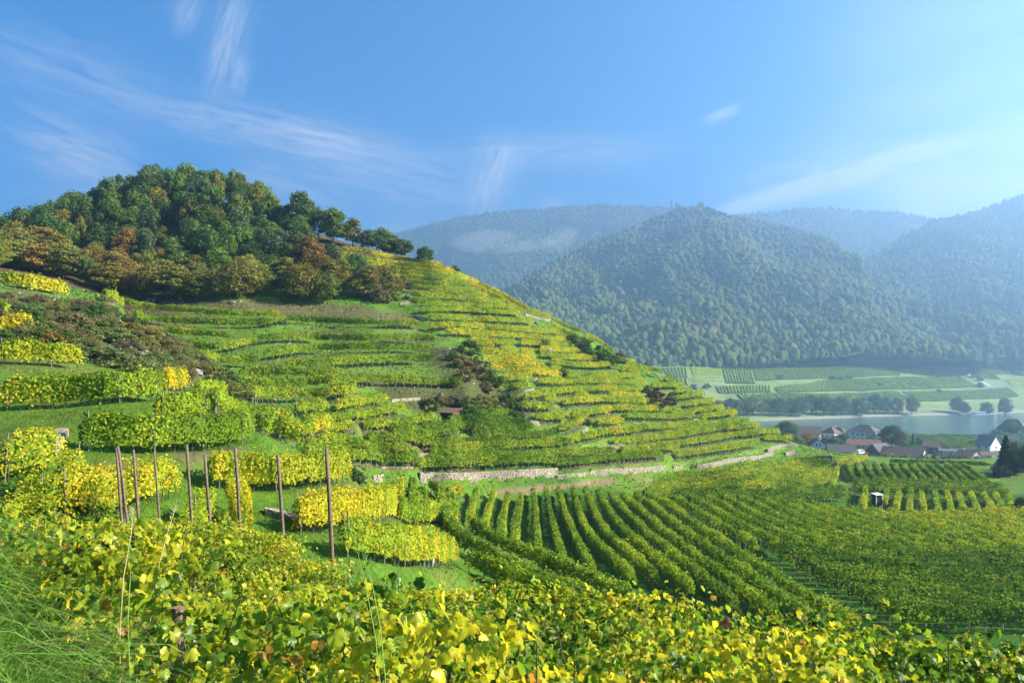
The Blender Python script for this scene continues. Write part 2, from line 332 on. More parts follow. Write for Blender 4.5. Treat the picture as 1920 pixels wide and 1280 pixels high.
HILL_RIGHT = [
 ([(640,474),(700,484),(770,497),(830,507)],.75),([(622,483),(660,490),(700,497),(780,507),(850,517)],.65),([(620,494),(656,498),(720,508),(800,518),(868,527)],.55),
 ([(684,513),(722,518),(780,523),(872,533)],.5),([(735,527),(800,533),(880,543)],.45),([(760,537),(830,546),(900,555)],.4),([(772,548),(840,555),(915,565)],.42),
 ([(770,562),(840,566),(900,572),(945,575)],.45),([(767,574),(842,580),(900,582),(962,584)],.5),([(787,590),(872,590),(930,594),(975,597)],.45),([(799,603),(844,606),(900,608),(960,610),(1000,612)],.48),
 ([(800,622),(850,619),(900,622),(956,625),(994,629),(1040,632)],.55),([(836,632),(870,633),(900,636),(947,638),(1000,640),(1030,644),(1060,646)],.6),
 ([(880,648),(932,652),(965,651)],.55),([(1027,655),(1074,655)],.35),([(885,652),(900,655),(926,660)],.7),([(1012,664),(1050,666),(1084,665)],.65),
 ([(905,668),(932,674),(975,680),(1005,684)],.7),([(1012,673),(1059,679),(1119,681)],.55),([(905,682),(919,685),(966,689),(1020,698)],.8),([(1033,687),(1069,692),(1106,695),(1155,692)],.5),
 ([(920,697),(937,700),(994,707),(1050,713)],.85),([(937,720),(995,717)],.6),([(945,735),(966,737),(990,732)],.5),([(1009,725),(1069,727),(1097,723)],.5),
 ([(1097,714),(1151,715),(1200,712)],.5),([(1097,724),(1151,725),(1207,726)],.5),([(982,756),(1031,747),(1087,740),(1144,738),(1203,739)],.45),([(977,773),(1003,773)],.45),
 ([(1005,776),(1040,774)],.45),([(1055,765),(1106,761),(1125,759),(1185,762)],.5),([(1192,763),(1222,763)],.4),([(1005,796),(1065,792)],.42),
 ([(1072,787),(1095,786),(1147,778)],.5),([(1151,775),(1207,777),(1276,777)],.45),([(1046,815),(1069,811),(1092,796),(1100,788)],.4),([(1119,803),(1168,799)],.55),
 ([(1170,790),(1231,791),(1272,790),(1302,785)],.42),([(1180,812),(1200,813),(1260,809),(1325,802)],.4),([(1069,838),(1134,822),(1196,817)],.42),
 ([(1205,848),(1240,845),(1287,841),(1338,832),(1381,824),(1422,820)],.38),([(1150,842),(1200,836),(1272,826),(1330,816),(1375,808)],.38),([(1240,824),(1300,815),(1350,806)],.4),
 ([(1265,865),(1319,856),(1366,850),(1422,840)],.35),([(1165,856),(1230,852),(1272,850)],.36),([(1160,868),(1200,864),(1240,862)],.36),
 ([(1179,702),(1205,706),(1218,707)],.5),([(1246,717),(1263,719)],.45),([(1222,731),(1250,731),(1282,730)],.4),([(1265,742),(1297,740)],.45),([(1184,762),(1224,762)],.4),
 ([(1267,755),(1319,746)],.5),([(1284,768),(1338,759)],.5),([(1299,779),(1357,772)],.45),([(1314,790),(1381,782)],.42),([(1345,802),(1404,797)],.4),([(1362,813),(1422,806)],.4),
 ([(1385,823),(1460,816)],.4),([(1432,831),(1484,829)],.36),
 ([(844,521),(872,528),(900,541),(958,567)],.8),([(911,548),(956,571),(988,589),(1031,602)],.75),([(1035,606),(1065,622),(1091,631)],.6),([(1095,636),(1112,642),(1132,653)],.65),
 ([(1132,655),(1151,668)],.7),([(1155,681),(1192,688)],.5),([(1174,692),(1219,700),(1243,707)],.5),([(1037,619),(1065,634),(1086,641)],.6),([(1118,662),(1146,677)],.6),([(1030,628),(1056,637)],.5),([(1165,698),(1200,704)],.5),([(870,537),(900,551),(950,573)],.8),([(915,559),(956,581),(980,592)],.7),
]
MID = [  # nearer terraces at the left
 ([(0,905),(60,894),(112,881)],.5,'green-yellow vine row nearest the left edge, beside the end of a rubble wall'),
 ([(115,975),(190,968),(258,955),(326,930)],.75,'yellow vine row behind the two leftmost wooden poles'),
 ([(393,915),(450,922),(492,924),(570,916),(648,905)],.72,'yellow vine row just behind the tall wooden poles, above a grass bank'),
 ([(150,846),(230,852),(330,849),(400,845),(470,826)],.3,'tall green vine row directly above the tops of the wooden poles'),
 ([(290,800),(340,800),(387,792)],.45,'short green-yellow vine row behind the tall green row, below a dark red shrub'),
 ([(0,771),(100,766),(200,758),(303,751)],.42,'long green-yellow vine row above the left grass bank, ending in orange leaves'),
 ([(311,737),(348,730)],.98,'short orange-yellow end of a vine row at the foot of the scrub slope'),
 ([(0,683),(60,685),(110,690),(154,692)],.85,'bright yellow vine row at the left edge below the scrub'),
 ([(0,625),(30,624),(62,621)],.95,'small golden vine row at the left edge among the bushes'),
 ([(0,597),(15,594)],.6,'tiny vine row at the left edge above the golden one'),
 ([(0,535),(60,546),(125,557)],.75,'yellow vine row on the crest at the left, under the forest edge'),
 ([(555,1003),(620,1000),(680,986),(735,975)],.85,'golden vine row beside the rightmost wooden pole'),
 ([(745,987),(800,986),(836,976)],.45,'green-yellow vine row with pale tubes, right of the golden row'),
 ([(640,1046),(720,1063),(800,1066),(852,1060)],.6,'bushy vine row with yellow crown and dark foot at the edge of the lower field'),
]
MID_TOP = [  # rows that run towards the viewer, traced along their crest
 ([(148,835),(122,862),(70,905),(0,950)],.68,34,'yellow vine row slanting down to the left edge past the rubble wall end',24),
 ([(440,885),(452,925),(468,975)],.6,40,'vine row running downhill between the tallest wooden poles',33),
 ([(388,905),(362,945),(330,985)],.66,37,'vine row slanting down behind the fourth wooden pole from the left',30),
 ([(803,895),(827,913),(832,947),(845,973),(873,1000),(923,1027),(980,1057),(1060,1085),(1150,1125)],.3,100,'long vine row curving along the left edge of the lower field',40),
 ([(888,965),(930,1000),(1013,1030),(1113,1073),(1185,1103)],.3,70,'vine row crossing the foot of the striped rows in the lower field',40),
 ([(873,1030),(923,1047),(1013,1082),(1100,1115)],.28,50,'dark green vine row between the foreground vines and the lower field',34),
 ([(752,893),(747,915),(743,935)],.6,92,'short yellowish vine row running downhill beside the small stone block',60),
 ([(773,890),(776,915),(777,942)],.35,95,'narrow green vine row left of the end of the long stone wall',60),
 ([(790,908),(795,942)],.3,92,'short narrow green vine row below the end of the long stone wall',60),
 ([(866,908),(836,911)],.6,98,'short yellow vine row in front of the long stone wall',70),
 ([(847,920),(848,965)],.4,92,'short narrow vine row left of the striped lower field',60),
]
PLOT6 = [[(1623,910),(1618,945)],[(1663,912),(1659,935)],[(1686,916),(1680,947)],[(1708,914),(1705,953)],[(1727,916),(1733,950)],[(1752,918),(1760,950)],[(1775,916),(1784,951)],
         [(1797,920),(1807,951)],[(1819,918),(1833,950)],[(1843,920),(1866,955)],[(1866,922),(1880,950)],[(1890,924),(1899,951)]]
ORD = ['lowest','second','third','fourth','fifth','sixth','seventh','eighth','ninth','tenth','eleventh','twelfth','thirteenth','fourteenth','fifteenth','sixteenth','seventeenth',
 'eighteenth','nineteenth','twentieth','twenty-first','twenty-second','twenty-third','twenty-fourth','twenty-fifth','twenty-sixth','twenty-seventh','twenty-eighth','twenty-ninth','thirtieth',
 'thirty-first','thirty-second','thirty-third','thirty-fourth','thirty-fifth','thirty-sixth','thirty-seventh','thirty-eighth','thirty-ninth','fortieth','forty-first','forty-second','forty-third',
 'forty-fourth','forty-fifth','forty-sixth','forty-seventh','forty-eighth','forty-ninth','fiftieth','fifty-first','fifty-second','fifty-third','fifty-fourth','fifty-fifth','fifty-sixth','fifty-seventh',
 'fifty-eighth','fifty-ninth','sixtieth','sixty-first','sixty-second','sixty-third','sixty-fourth','sixty-fifth','sixty-sixth','sixty-seventh','sixty-eighth','sixty-ninth','seventieth']
_ones = ['', 'first', 'second', 'third', 'fourth', 'fifth', 'sixth', 'seventh', 'eighth', 'ninth']
_tens = {20: 'twent', 30: 'thirt', 40: 'fort', 50: 'fift', 60: 'sixt', 70: 'sevent', 80: 'eight', 90: 'ninet'}
def ordinal(k):
    n = k + 1
    if n < 20: return ORD[k].replace('lowest', 'first')
    h = 'hundred and ' if n > 100 else ''; n = n % 100
    if h and n == 0: return 'two hundredth'
    if n == 0: return 'hundredth'
    if n < 20: return h + ORD[n - 1].replace('lowest', 'first')
    return h + (_tens[n // 10 * 10] + 'ieth' if n % 10 == 0 else _tens[n // 10 * 10] + 'y-' + _ones[n % 10])
def look(y): return 'green' if y < .28 else 'green-yellow' if y < .48 else 'yellow-green' if y < .62 else 'yellow' if y < .78 else 'golden yellow'
ROWS = []   # dict(pts, yel, label, group, H, W, leaf, dens, posts)
def add_row(pts, yel, label, group, H=1.75, W=0.55, leaf=.22, dens=70, h0=.45, near=False):
    if len(pts) > 1: ROWS.append(dict(pts=pts, yel=yel, label=label, group=group, H=H, W=W, leaf=leaf, dens=dens, h0=h0, near=near))
srt = sorted(HILL_LEFT, key=lambda r: -np.mean([p[1] for p in r[0]]))
for k, (pix, y) in enumerate(srt):
    add_row(trace(pix, 0, 55), y, f'{look(y)} vine row on the green left terraces, {ORD[k]} up from the long stone wall', 'vine rows on the left terraces of the hill', H=2.0, h0=.6, leaf=.22, dens=95, W=.7)
for pix, y, lab in MID:
    d = trace(pix, 0, 24, 120, 4)
    dd = d[:, 1].mean()
    add_row(d, y, lab, 'vine rows on the nearer left terraces', H=2.05, h0=.25, leaf=.0028 * dd + .02, dens=int(330 * (40 / max(dd, 40)) ** 1.2), W=.7, near=dd < 70)
for pix, y, dm, lab, d0 in MID_TOP:
    d = trace(pix, 1.75, d0, dm + 25, 4)
    dd = d[:, 1].mean()
    add_row(d, y, lab, 'vine rows on the nearer left terraces', H=1.85, leaf=.0028 * dd + .02, dens=int(330 * (40 / max(dd, 40)) ** 1.2), W=.75, near=dd < 70)

# --- the striped lower field: rows that run straight away from the viewer, drawn in metres
def ground_line(xs, ys, step=1.0):
    p = resample(np.stack([xs, ys], -1), step); q = np.c_[p, sample(ZB, p[:, 0], p[:, 1])]
    return q[q[:, 2] < np.median(q[:, 2]) + 1.3]
for k, pix in enumerate([[(894,908),(886,936),(884,961)],[(927,912),(916,946),(908,977)],[(953,916),(946,946),(942,992)],[(977,917),(974,946),(966,1002)],[(1000,908),(1004,946),(1009,1015)],
        [(1024,908),(1030,946),(1049,1015),(1060,1045)],[(1047,908),(1060,955),(1082,1002),(1112,1056)]]):
    add_row(trace(pix, 1.7, 45, 125, 4), [.6,.62,.42,.4,.32,.35,.35][k], f'{ORD[k] if k else "first"} striped row of the lower field counted from its left edge', 'striped vine rows of the lower field', H=1.7, W=.6, leaf=.19, dens=110)
xs0 = [8.7,10.55,12.4,14.3,16.1,18.1,20.1]
k = 7
for x in xs0:
    yf = 113.5 + .25 * x
    ys = np.linspace(yf, 48, 30)
    add_row(ground_line(x + .9 * sstep(90, 45, ys) + .25 * np.sin(ys / 17), ys), .42, f'{ORD[k]} striped row of the lower field counted from its left edge', 'striped vine rows of the lower field', H=1.7, W=.62, leaf=.19, dens=115); k += 1
x = 22.2
while x < 92:
    yf = 113 - .06 * x - 4 * sstep(30, 60, x); yn = 74 + (1.5 if int(x) % 2 else 0) + 4 * sstep(45, 90, x)
    ys = np.linspace(yf, yn, 16)
    yl = .36 + .3 * sstep(38, 60, x)
    lab = f'{ORD[k]} row of the lower field counted from its left edge, fading into the dense vines' if k < 50 else 'far right row of the lower field beyond the hunting hide'
    add_row(ground_line(x + .5 * sstep(95, 74, ys), ys), yl, lab, 'rows in the right part of the lower field', H=1.7, W=.5, leaf=.2, dens=85); x += 2.35; k += 1
# dense dark block at the lower right: rows across the view
for j, y in enumerate(np.arange(50.5, 73.5, 1.9)):
    x0 = 23.9 + (73 - y) * .03
    xs = np.linspace(x0, 62, 20)
    add_row(ground_line(xs, y + 1.2 * np.sin((xs - 25) / 30)), .16, f'dark green row in the dense block at lower right, {ORD[j]} counted from the viewer'.replace('lowest', 'first'), 'dense dark vine block at the lower right', H=1.85, W=1.0, leaf=.18, dens=125)
def between(top, bot, n, yel, label, group, dmin, dmax, leaf=.24, dens=60, dz=1.6, W=.7, H=1.7):
    for j in range(n):
        f = (j + .5) / n
        a = resample(np.array(top, float), 8); b = resample(np.array(bot, float), 8); m = max(len(a), len(b))
        a = resample(np.array(top, float), 1); b = resample(np.array(bot, float), 1)
        ia = np.linspace(0, len(a) - 1, m); ib = np.linspace(0, len(b) - 1, m)
        q = np.stack([np.interp(ia, range(len(a)), a[:, c]) * (1 - f) + np.interp(ib, range(len(b)), b[:, c]) * f for c in (0, 1)], -1)
        add_row(trace(q, dz, dmin, dmax, 8), yel, f'{label}, {ORD[n - 1 - j]} from its near edge'.replace('lowest', 'first'), group, H=H, W=W, leaf=leaf, dens=dens)
between([(1255,884),(1330,876),(1420,863),(1500,853),(1556,849)], [(1205,918),(1300,914),(1400,909),(1500,904),(1562,896)], 8, .45, 'yellow-green row in the plot below the crumbling terrace wall', 'plot below the terrace wall', 105, 190, dens=58)
between([(1262,920),(1400,914),(1585,905)], [(1258,930),(1400,927),(1590,925)], 3, .15, 'dark green row across the head of the lower field', 'cross rows at the head of the lower field', 95, 150, dens=80)
between([(1600,893),(1700,894),(1880,900)], [(1602,913),(1750,917),(1900,924)], 5, .22, 'green cross row between the slanted plot and the hunting hide', 'cross rows behind the hunting hide', 105, 165, dens=75)
for j in range(15):
    a = (1587 + 16.8 * j, 863 + .15 * j); b = (1599 + 19.6 * j, 888 + .7 * j)
    if b[0] > 1868: continue
    add_row(trace([a, b], 1.6, 120, 175, 3), .15, f'slanted green row on the plateau before the village, {ORD[j]} from the left'.replace('lowest', 'first'), 'slanted rows before the village', H=1.55, W=.5, leaf=.22, dens=90)
for j, pix in enumerate(PLOT6):
    add_row(trace(pix, 1.6, 105, 140, 3), .5, f'pale yellow-green row beside the hunting hide, {ORD[j]} from the left'.replace('lowest', 'first'), 'pale rows beside the hunting hide', H=1.65, W=.6, leaf=.22, dens=85)
for pix, y, lab in [([(1500,856),(1530,851),(1560,846)], .6, 'yellow vine row at the plateau edge, in front of the white gabled house'),
                    ([(1568,860),(1585,854),(1603,846)], .6, 'yellow vine row at the plateau edge, beside the dark blue container'),
                    ([(1580,868),(1610,856),(1625,850)], .65, 'yellow vine row at the plateau edge, right of the dark blue container'),
                    ([(1570,872),(1566,890),(1558,905)], .55, 'single vine row along the grass track below the dark blue container'),
                    ([(1668,858),(1760,860),(1860,864)], .2, 'green cross row along the far edge of the plateau')]:
    add_row(trace(pix, 1.6, 120, 190, 4), y, lab, 'vine rows at the edge of the plateau', H=1.5, W=.6, leaf=.24, dens=75)

# --- close the gaps on the right face with more rows parallel to their neighbours
cov = {}
def cover(pix):
    p = resample(np.array(pix, float), 4)
    for x, y in p: cov.setdefault(int(x // 6), []).append(y)
for pix, y in HILL_RIGHT + HILL_LEFT: cover(pix)
fx0 = [620, 700, 760, 800, 830, 880, 915, 940, 960, 990, 1040, 1100, 1200, 1300, 1480]
f_lo = [505, 520, 575, 625, 640, 655, 700, 735, 745, 755, 765, 765, 765, 800, 835]
f_hi = [466, 482, 492, 500, 508, 528, 546, 560, 572, 586, 604, 632, 698, 755, 822]
holes = [(1040, 1165, 628, 684), (1205, 1262, 728, 770), (870, 905, 640, 672), (1145, 1225, 676, 692), (985, 1020, 700, 738), (1055, 1100, 692, 712), (650, 690, 500, 516), (755, 800, 552, 572), (760, 812, 585, 604)]
extra = []
base_rows = list(HILL_RIGHT)
for rnd in range(3):
    new = []
    for pix, yl in base_rows:
        for dy in (-12.5, 12.5):
            p = resample(np.array(pix, float), 5); p[:, 1] += dy
            good = []
            for x, y in p:
                near_ = [v for b in (-1, 0, 1) for v in cov.get(int(x // 6) + b, [])]
                free = all(abs(v - y) > 9.0 for v in near_)
                inside = np.interp(x, fx0, f_hi) + 1 < y < np.interp(x, fx0, f_lo) and not any(a < x < b and c < y < d for a, b, c, d in holes)
                good.append(free and inside)
            k = 0
            while k < len(good):
                if good[k]:
                    e = k
                    while e + 1 < len(good) and good[e + 1]: e += 1
                    if e - k >= 4:
                        q = [tuple(v) for v in p[k:e + 1]]; new.append((q, float(np.clip(yl + rng.normal(0, .1), .35, .9)))); cover(q)
                    k = e + 1
                else: k += 1
    extra += new; base_rows = new
print('extra rows', len(extra))
srt = sorted(HILL_RIGHT + extra, key=lambda r: -np.mean([p[1] for p in r[0]]))
for k, (pix, y) in enumerate(srt):
    xm = np.mean([p[0] for p in pix]); ym = np.mean([p[1] for p in pix])
    w = 'left' if xm < np.interp(ym, [480, 860], [700, 960]) else 'right' if xm > np.interp(ym, [480, 860], [800, 1230]) else 'middle'
    add_row(trace(pix, 0, 100), min(.95, y + .1), f'{look(y)} vine row, {w} part of the right hill face, {ordinal(k)} up', 'vine rows on the right face of the hill', H=2.0, h0=.6, leaf=.25, dens=70, W=.7)

# --- level the ground along every row: treads with steeper banks between them
bw = np.zeros_like(ZB); bz = ZB.copy()
for r in ROWS:
    p = resample(r['pts'], .6)
    p = p[np.abs(p[:, 1] - 150) < 125]
    for x, y, z in p:
        i0, i1 = np.searchsorted(GX, (x - 1.7, x + 1.7)); j0, j1 = np.searchsorted(GY, (y - 1.7, y + 1.7))
        if i1 <= i0 or j1 <= j0: continue
        dd = np.hypot(GX[None, i0:i1] - x, GY[j0:j1, None] - y)
        w = 1 - sstep(.65, 1.55, dd)
        s = w > bw[j0:j1, i0:i1]
        bw[j0:j1, i0:i1][s] = w[s]; bz[j0:j1, i0:i1][s] = z
ZG = ZB * (1 - bw) + bz * bw
WALLS = [([(788,906),(830,907),(900,904),(960,900),(1044,894)],23,'long high dry stone wall at the foot of the terraced hill',95,125),([(1046,898),(1080,895),(1104,893)],10,'low stone wall piece continuing the long wall to the right',105,130),
 ([(1106,894),(1157,889),(1200,887),(1247,883)],15,'pale stone wall with dark gaps, right of the long wall',110,150),([(1264,881),(1279,879)],9,'small heap of wall stones right of the pale wall with gaps',130,155),
 ([(1308,880),(1340,875),(1370,867),(1425,861),(1449,854)],11,'crumbling stone wall rising to the right end of the hill',130,185),([(1440,849),(1465,840),(1492,840)],11,'stone wall at the far right tip of the hill',155,195),([(1474,856),(1489,852)],11,'short wall stub below the right tip of the hill',155,195),
 ([(1113,848),(1145,843),(1165,836),(1202,829)],12,'stone wall below the curving terrace in the middle of the right slope',115,160),([(1205,828),(1224,824)],10,'short wall piece right of the curving terrace wall',130,165),
 ([(1323,804),(1344,798)],9,'small wall on the lower right slope near the ridge',150,195),([(1302,791),(1312,788)],7,'tiny wall end near the lower right ridge',150,195),([(652,510),(682,517)],10,'pale wall at the edge of the wood, high on the right face',165,200),
 ([(716,542),(755,547)],8,'low pale wall below the edge of the wood',160,200),([(776,596),(795,601)],9,'broken wall where left and right terraces meet',150,185),([(845,536),(878,545)],5,'thin wall line high on the right face',170,215),
 ([(985,593),(1030,604)],7,'light wall under the ridge vines',190,215),([(960,590),(970,592)],9,'square wall end below the ridge vines',180,212),([(1075,708),(1096,713)],8,'pale wall beside the rail track on the right face',150,190),
 ([(735,754),(786,750)],8,'low wall left of the hut rocks',90,130),([(790,808),(810,805)],7,'short pale wall under a terrace row left of the hut',90,125),([(775,857),(801,855)],9,'pinkish wall piece between rows above the long wall',90,120),
 ([(712,879),(780,882)],5,'thin wall line under the lowest left terrace rows',85,115),([(994,797),(1010,799)],14,'white wall corner at the end of the green rows right of the hut',105,145),([(1092,815),(1101,809)],10,'little wall on the lower right slope beside a bush',115,150),
 ([(700,905),(716,904)],19,'small upright stone block on the bank left of the long wall',75,100),([(498,966),(530,974),(560,986),(602,990)],15,'rubble wall in the grass bank behind the poles',32,60),
 ([(85,872),(104,858),(126,822)],26,'rubble wall end between the vine rows at the left edge',30,50),([(1000,733),(985,738)],8,'white rubble at a terrace end on the right face',120,160),([(1003,722),(1008,712)],8,'white rubble step beside the golden rows',130,170),
 ([(560,799),(588,803)],6,'low wall under a terrace row in the left middle',70,110),([(640,753),(668,750)],4,'low wall line under a left terrace row',95,120),([(1195,743),(1216,748)],12,'dark wall left of the purple-brown bush',140,185),([(832,662),(850,664)],7,'wall end at the top of the scrub gully',140,165),([(752,572),(768,568)],6,'pale rocks where the wood ends',155,190)]

def wall_line(pix, hpx, dmin, dmax, sl=.42):
    line = trace(pix, 0, dmin, dmax, 3); line = resample(line, sl)
    if len(line) > 4:
        for k in (0, 1): line[1:-1, k] = (line[:-2, k] + 2 * line[1:-1, k] + line[2:, k]) / 4
    line[:, 2] = sample(ZB, line[:, 0], line[:, 1])
    if len(line) > 4: line[1:-1, 2] = (line[:-2, 2] + line[1:-1, 2] + line[2:, 2]) / 3
    d = line[:, 1].mean(); H = max(.3, hpx * (.72 if hpx < 22 and d > 70 else .85) / F * d)
    dv = np.gradient(line[:, :2], axis=0); dv /= np.linalg.norm(dv, axis=1, keepdims=True) + 1e-9
    nr = np.stack([dv[:, 1], -dv[:, 0]], -1); nr *= np.where((nr * -line[:, :2]).sum(1, keepdims=True) > 0, 1, -1)
    return line, nr, H
# the earth behind each wall stands as high as the wall
ww = np.zeros_like(ZG); wz = ZG.copy()
for pix, hpx, lab, dmin, dmax in WALLS:
    line, nr, H = wall_line(pix, hpx, dmin, dmax)
    for (x, y, z), n_ in zip(line, nr):
        for o_, zz in ((.75, H), (1.4, H), (-.5, 0.0)):
            qx, qy = x - n_[0] * o_, y - n_[1] * o_; R_ = .95 if o_ > 0 else .7
            i0, i1 = np.searchsorted(GX, (qx - R_, qx + R_)); j0, j1 = np.searchsorted(GY, (qy - R_, qy + R_))
            if i1 <= i0 or j1 <= j0: continue
            w = 1 - sstep(.45, R_, np.hypot(GX[None, i0:i1] - qx, GY[j0:j1, None] - qy))
            zt_ = z + zz - .04; cur = ZG[j0:j1, i0:i1]
            zt_ = np.maximum(cur, zt_) if o_ > 0 else np.minimum(cur, z)
            s_ = w > ww[j0:j1, i0:i1]
            ww[j0:j1, i0:i1][s_] = w[s_]; wz[j0:j1, i0:i1][s_] = zt_[s_]
ZG = ZG * (1 - ww) + wz * ww
# ------------------------------------------------------------------ the ground sheet and its colours
GRASS = np.array((.078, .158, .013)); DRY = np.array((.13, .125, .03)); SOIL = np.array((.12, .085, .05)); LITTER = np.array((.075, .05, .028)); BRUSH = np.array((.075, .085, .028))
gcol = np.empty(gx.shape + (3,)); gcol[:] = GRASS
n1 = fbm(gx / 9, gy / 9, 4)[..., None]; n2 = fbm(gx / 1.7 + 40, gy / 1.7, 3)[..., None]
gcol = gcol * (.7 + .6 * n2) + (DRY - GRASS) * np.clip((n1 - .52) * 3, 0, .7)
def splat(line, rad, col, amt=1.0, soft=.6, rough=.5):
    p = resample(np.asarray(line), .6)
    for x, y, _ in p:
        i0, i1 = np.searchsorted(GX, (x - rad, x + rad)); j0, j1 = np.searchsorted(GY, (y - rad, y + rad))
        if i1 <= i0 or j1 <= j0: continue
        X = GX[None, i0:i1]; Y = GY[j0:j1, None]
        w = amt * (1 - sstep(rad * (1 - soft), rad, np.hypot(X - x, Y - y) + (fbm(X / 1.3 + 0 * Y, Y / 1.3 + 0 * X, 2) - .5) * rad * rough * 2))
        gcol[j0:j1, i0:i1] = gcol[j0:j1, i0:i1] * (1 - w[..., None]) + np.asarray(col) * w[..., None]
def patch(pix, rad, col, amt=1.0, dmin=60, dmax=300, **kw): splat(trace(pix, 0, dmin, dmax, 4), rad, col, amt, **kw)
# soil strips under the hill rows, darkened with painted shade from the vines
for r in ROWS:
    if r['group'].endswith('hill'): splat(r['pts'], .9, SOIL * .75 + GRASS * .15, .8)
RUST = np.array((.10, .088, .04))
for pix, rad, c in [([(480,574),(560,580),(650,585),(760,600)],4.0,RUST*.8+DRY*.2),([(500,590),(600,592),(740,606)],1.6,BRUSH),([(520,630),(600,628),(700,632),(800,637)],2.4,RUST*.8+BRUSH*.2),
        ([(630,708),(700,712),(780,716),(840,722)],3.0,RUST*.6+BRUSH*.4),([(330,566),(420,570),(480,573)],2.5,RUST*.7+BRUSH*.3),([(220,570),(300,575)],2.0,RUST),
        ([(760,742),(850,752),(950,768)],5.0,BRUSH*.8),([(830,660),(870,690),(930,740)],6.0,BRUSH*.8),([(1060,640),(1120,668),(1150,690)],3.0,BRUSH)]:
    patch(pix, rad, c, .9)
for pix, rad in [([(0,575),(100,590),(200,620)],9),([(120,570),(220,610),(300,660)],8),([(150,640),(260,680),(400,735)],7),([(200,590),(280,630),(340,680),(440,735)],6),([(0,560),(120,575)],5)]:
    patch(pix, rad, BRUSH, .95, 55, 160, rough=.7)
# woodland floor on the forested hill
fw = sstep(172, 180, gy + (gx + 85) * -.05) * sstep(10, -25, gx + (gy - 200) * .3) + sstep(100, 125, gy) * sstep(-58, -72, gx)
fw = np.clip(fw, 0, 1)[..., None] * (gy < 330)[..., None]
gcol = gcol * (1 - fw) + (LITTER * (.7 + .6 * n2)) * fw
# fresh grass in the lower field and the plain; trodden soil in the village
ff = (sstep(-4, 6, gx) * sstep(40, 48, gy) * sstep(123, 118, gy - .1 * gx))[..., None]
gcol = gcol * (1 - ff) + np.array((.034, .105, .008)) * (.55 + .9 * n2) * ff
vf = (sstep(300, 330, gy))[..., None]
gcol = gcol * (1 - vf) + np.array((.085, .115, .04)) * (.6 + .8 * n1) * vf
patch([(1562,868),(1556,885),(1550,905)], 2.6, (.10, .17, .02), .9, 120, 190); patch([(1590,875),(1582,905),(1575,925)], 2.4, (.10, .17, .02), .9, 110, 190)
patch([(1870,968),(1930,975)], 4.0, (.12, .19, .025), .9, 90, 140); patch([(1855,885),(1870,890)], 4.0, (.10, .18, .02), .9, 120, 180)
patch([(1150,902),(1108,905)], 1.2, SOIL * 1.5, .8, 100, 140); patch([(925,925),(1000,915),(1095,908),(1108,904)], .8, SOIL * 1.6, .7, 95, 140)
patch([(1240,880),(1300,872),(1400,852),(1440,842)], 1.3, (.11, .2, .02), .9, 130, 190); patch([(1085,845),(1140,833),(1200,822)], 1.3, (.11, .2, .02), .8, 110, 160)
patch([(330,865),(440,848)], .8, SOIL, .6, 30, 50); patch([(1190,700),(1050,690)], .7, DRY, .5, 120, 200)
patch([(200,885),(240,880)], 2, DRY, .6, 25, 50)

m, N, L = new_mat('meadow_ground')
o = N.new('ShaderNodeOutputMaterial'); p = N.new('ShaderNodeBsdfPrincipled'); L.new(p.outputs[0], o.inputs[0])
p.inputs['Roughness'].default_value = .95; p.inputs['Specular IOR Level'].default_value = .1
at = N.new('ShaderNodeAttribute'); at.attribute_name = 'Col'
tc = N.new('ShaderNodeTexCoord')
nz = N.new('ShaderNodeTexNoise'); nz.inputs['Scale'].default_value = 2.2; nz.inputs['Detail'].default_value = 8; nz.inputs['Roughness'].default_value = .75
L.new(tc.outputs['Object'], nz.inputs['Vector'])
mr = N.new('ShaderNodeMapRange'); L.new(nz.outputs[0], mr.inputs[0]); mr.inputs[1].default_value = .25; mr.inputs[2].default_value = .75; mr.inputs[3].default_value = .5; mr.inputs[4].default_value = 1.5
mu = N.new('ShaderNodeVectorMath'); mu.operation = 'SCALE'; L.new(at.outputs['Color'], mu.inputs[0]); L.new(mr.outputs[0], mu.inputs['Scale'])
L.new(mu.outputs[0], p.inputs['Base Color'])
n2_ = N.new('ShaderNodeTexNoise'); n2_.inputs['Scale'].default_value = .55; n2_.inputs['Detail'].default_value = 6; n2_.inputs['Roughness'].default_value = .7; L.new(tc.outputs['Object'], n2_.inputs['Vector'])
mr2 = N.new('ShaderNodeMapRange'); L.new(n2_.outputs[0], mr2.inputs[0]); mr2.inputs[1].default_value = .5; mr2.inputs[2].default_value = .72; mr2.inputs[4].default_value = .65
mxg = N.new('ShaderNodeMix'); mxg.data_type = 'RGBA'; L.new(mr2.outputs[0], mxg.inputs['Factor']); L.new(mu.outputs[0], mxg.inputs['A']); mxg.inputs['B'].default_value = (.115, .115, .03, 1); L.new(mxg.outputs['Result'], p.inputs['Base Color'])
bp = N.new('ShaderNodeBump'); bp.inputs['Strength'].default_value = .9; bp.inputs['Distance'].default_value = .25; L.new(nz.outputs[0], bp.inputs['Height']); L.new(bp.outputs[0], p.inputs['Normal'])
M_ground = m
ny, nx = gx.shape
idx = np.arange(ny * nx).reshape(ny, nx)
faces = np.stack([idx[:-1, :-1], idx[:-1, 1:], idx[1:, 1:], idx[1:, :-1]], -1).reshape(-1, 4)
me = fast_mesh('ground', np.stack([gx, gy, ZG], -1).reshape(-1, 3), faces, gcol.reshape(-1, 3), smooth=True)
tag(link('ground', me, mat=M_ground), 'grassy terraced vineyard land falling to a field and village plain', 'ground', kind='structure')

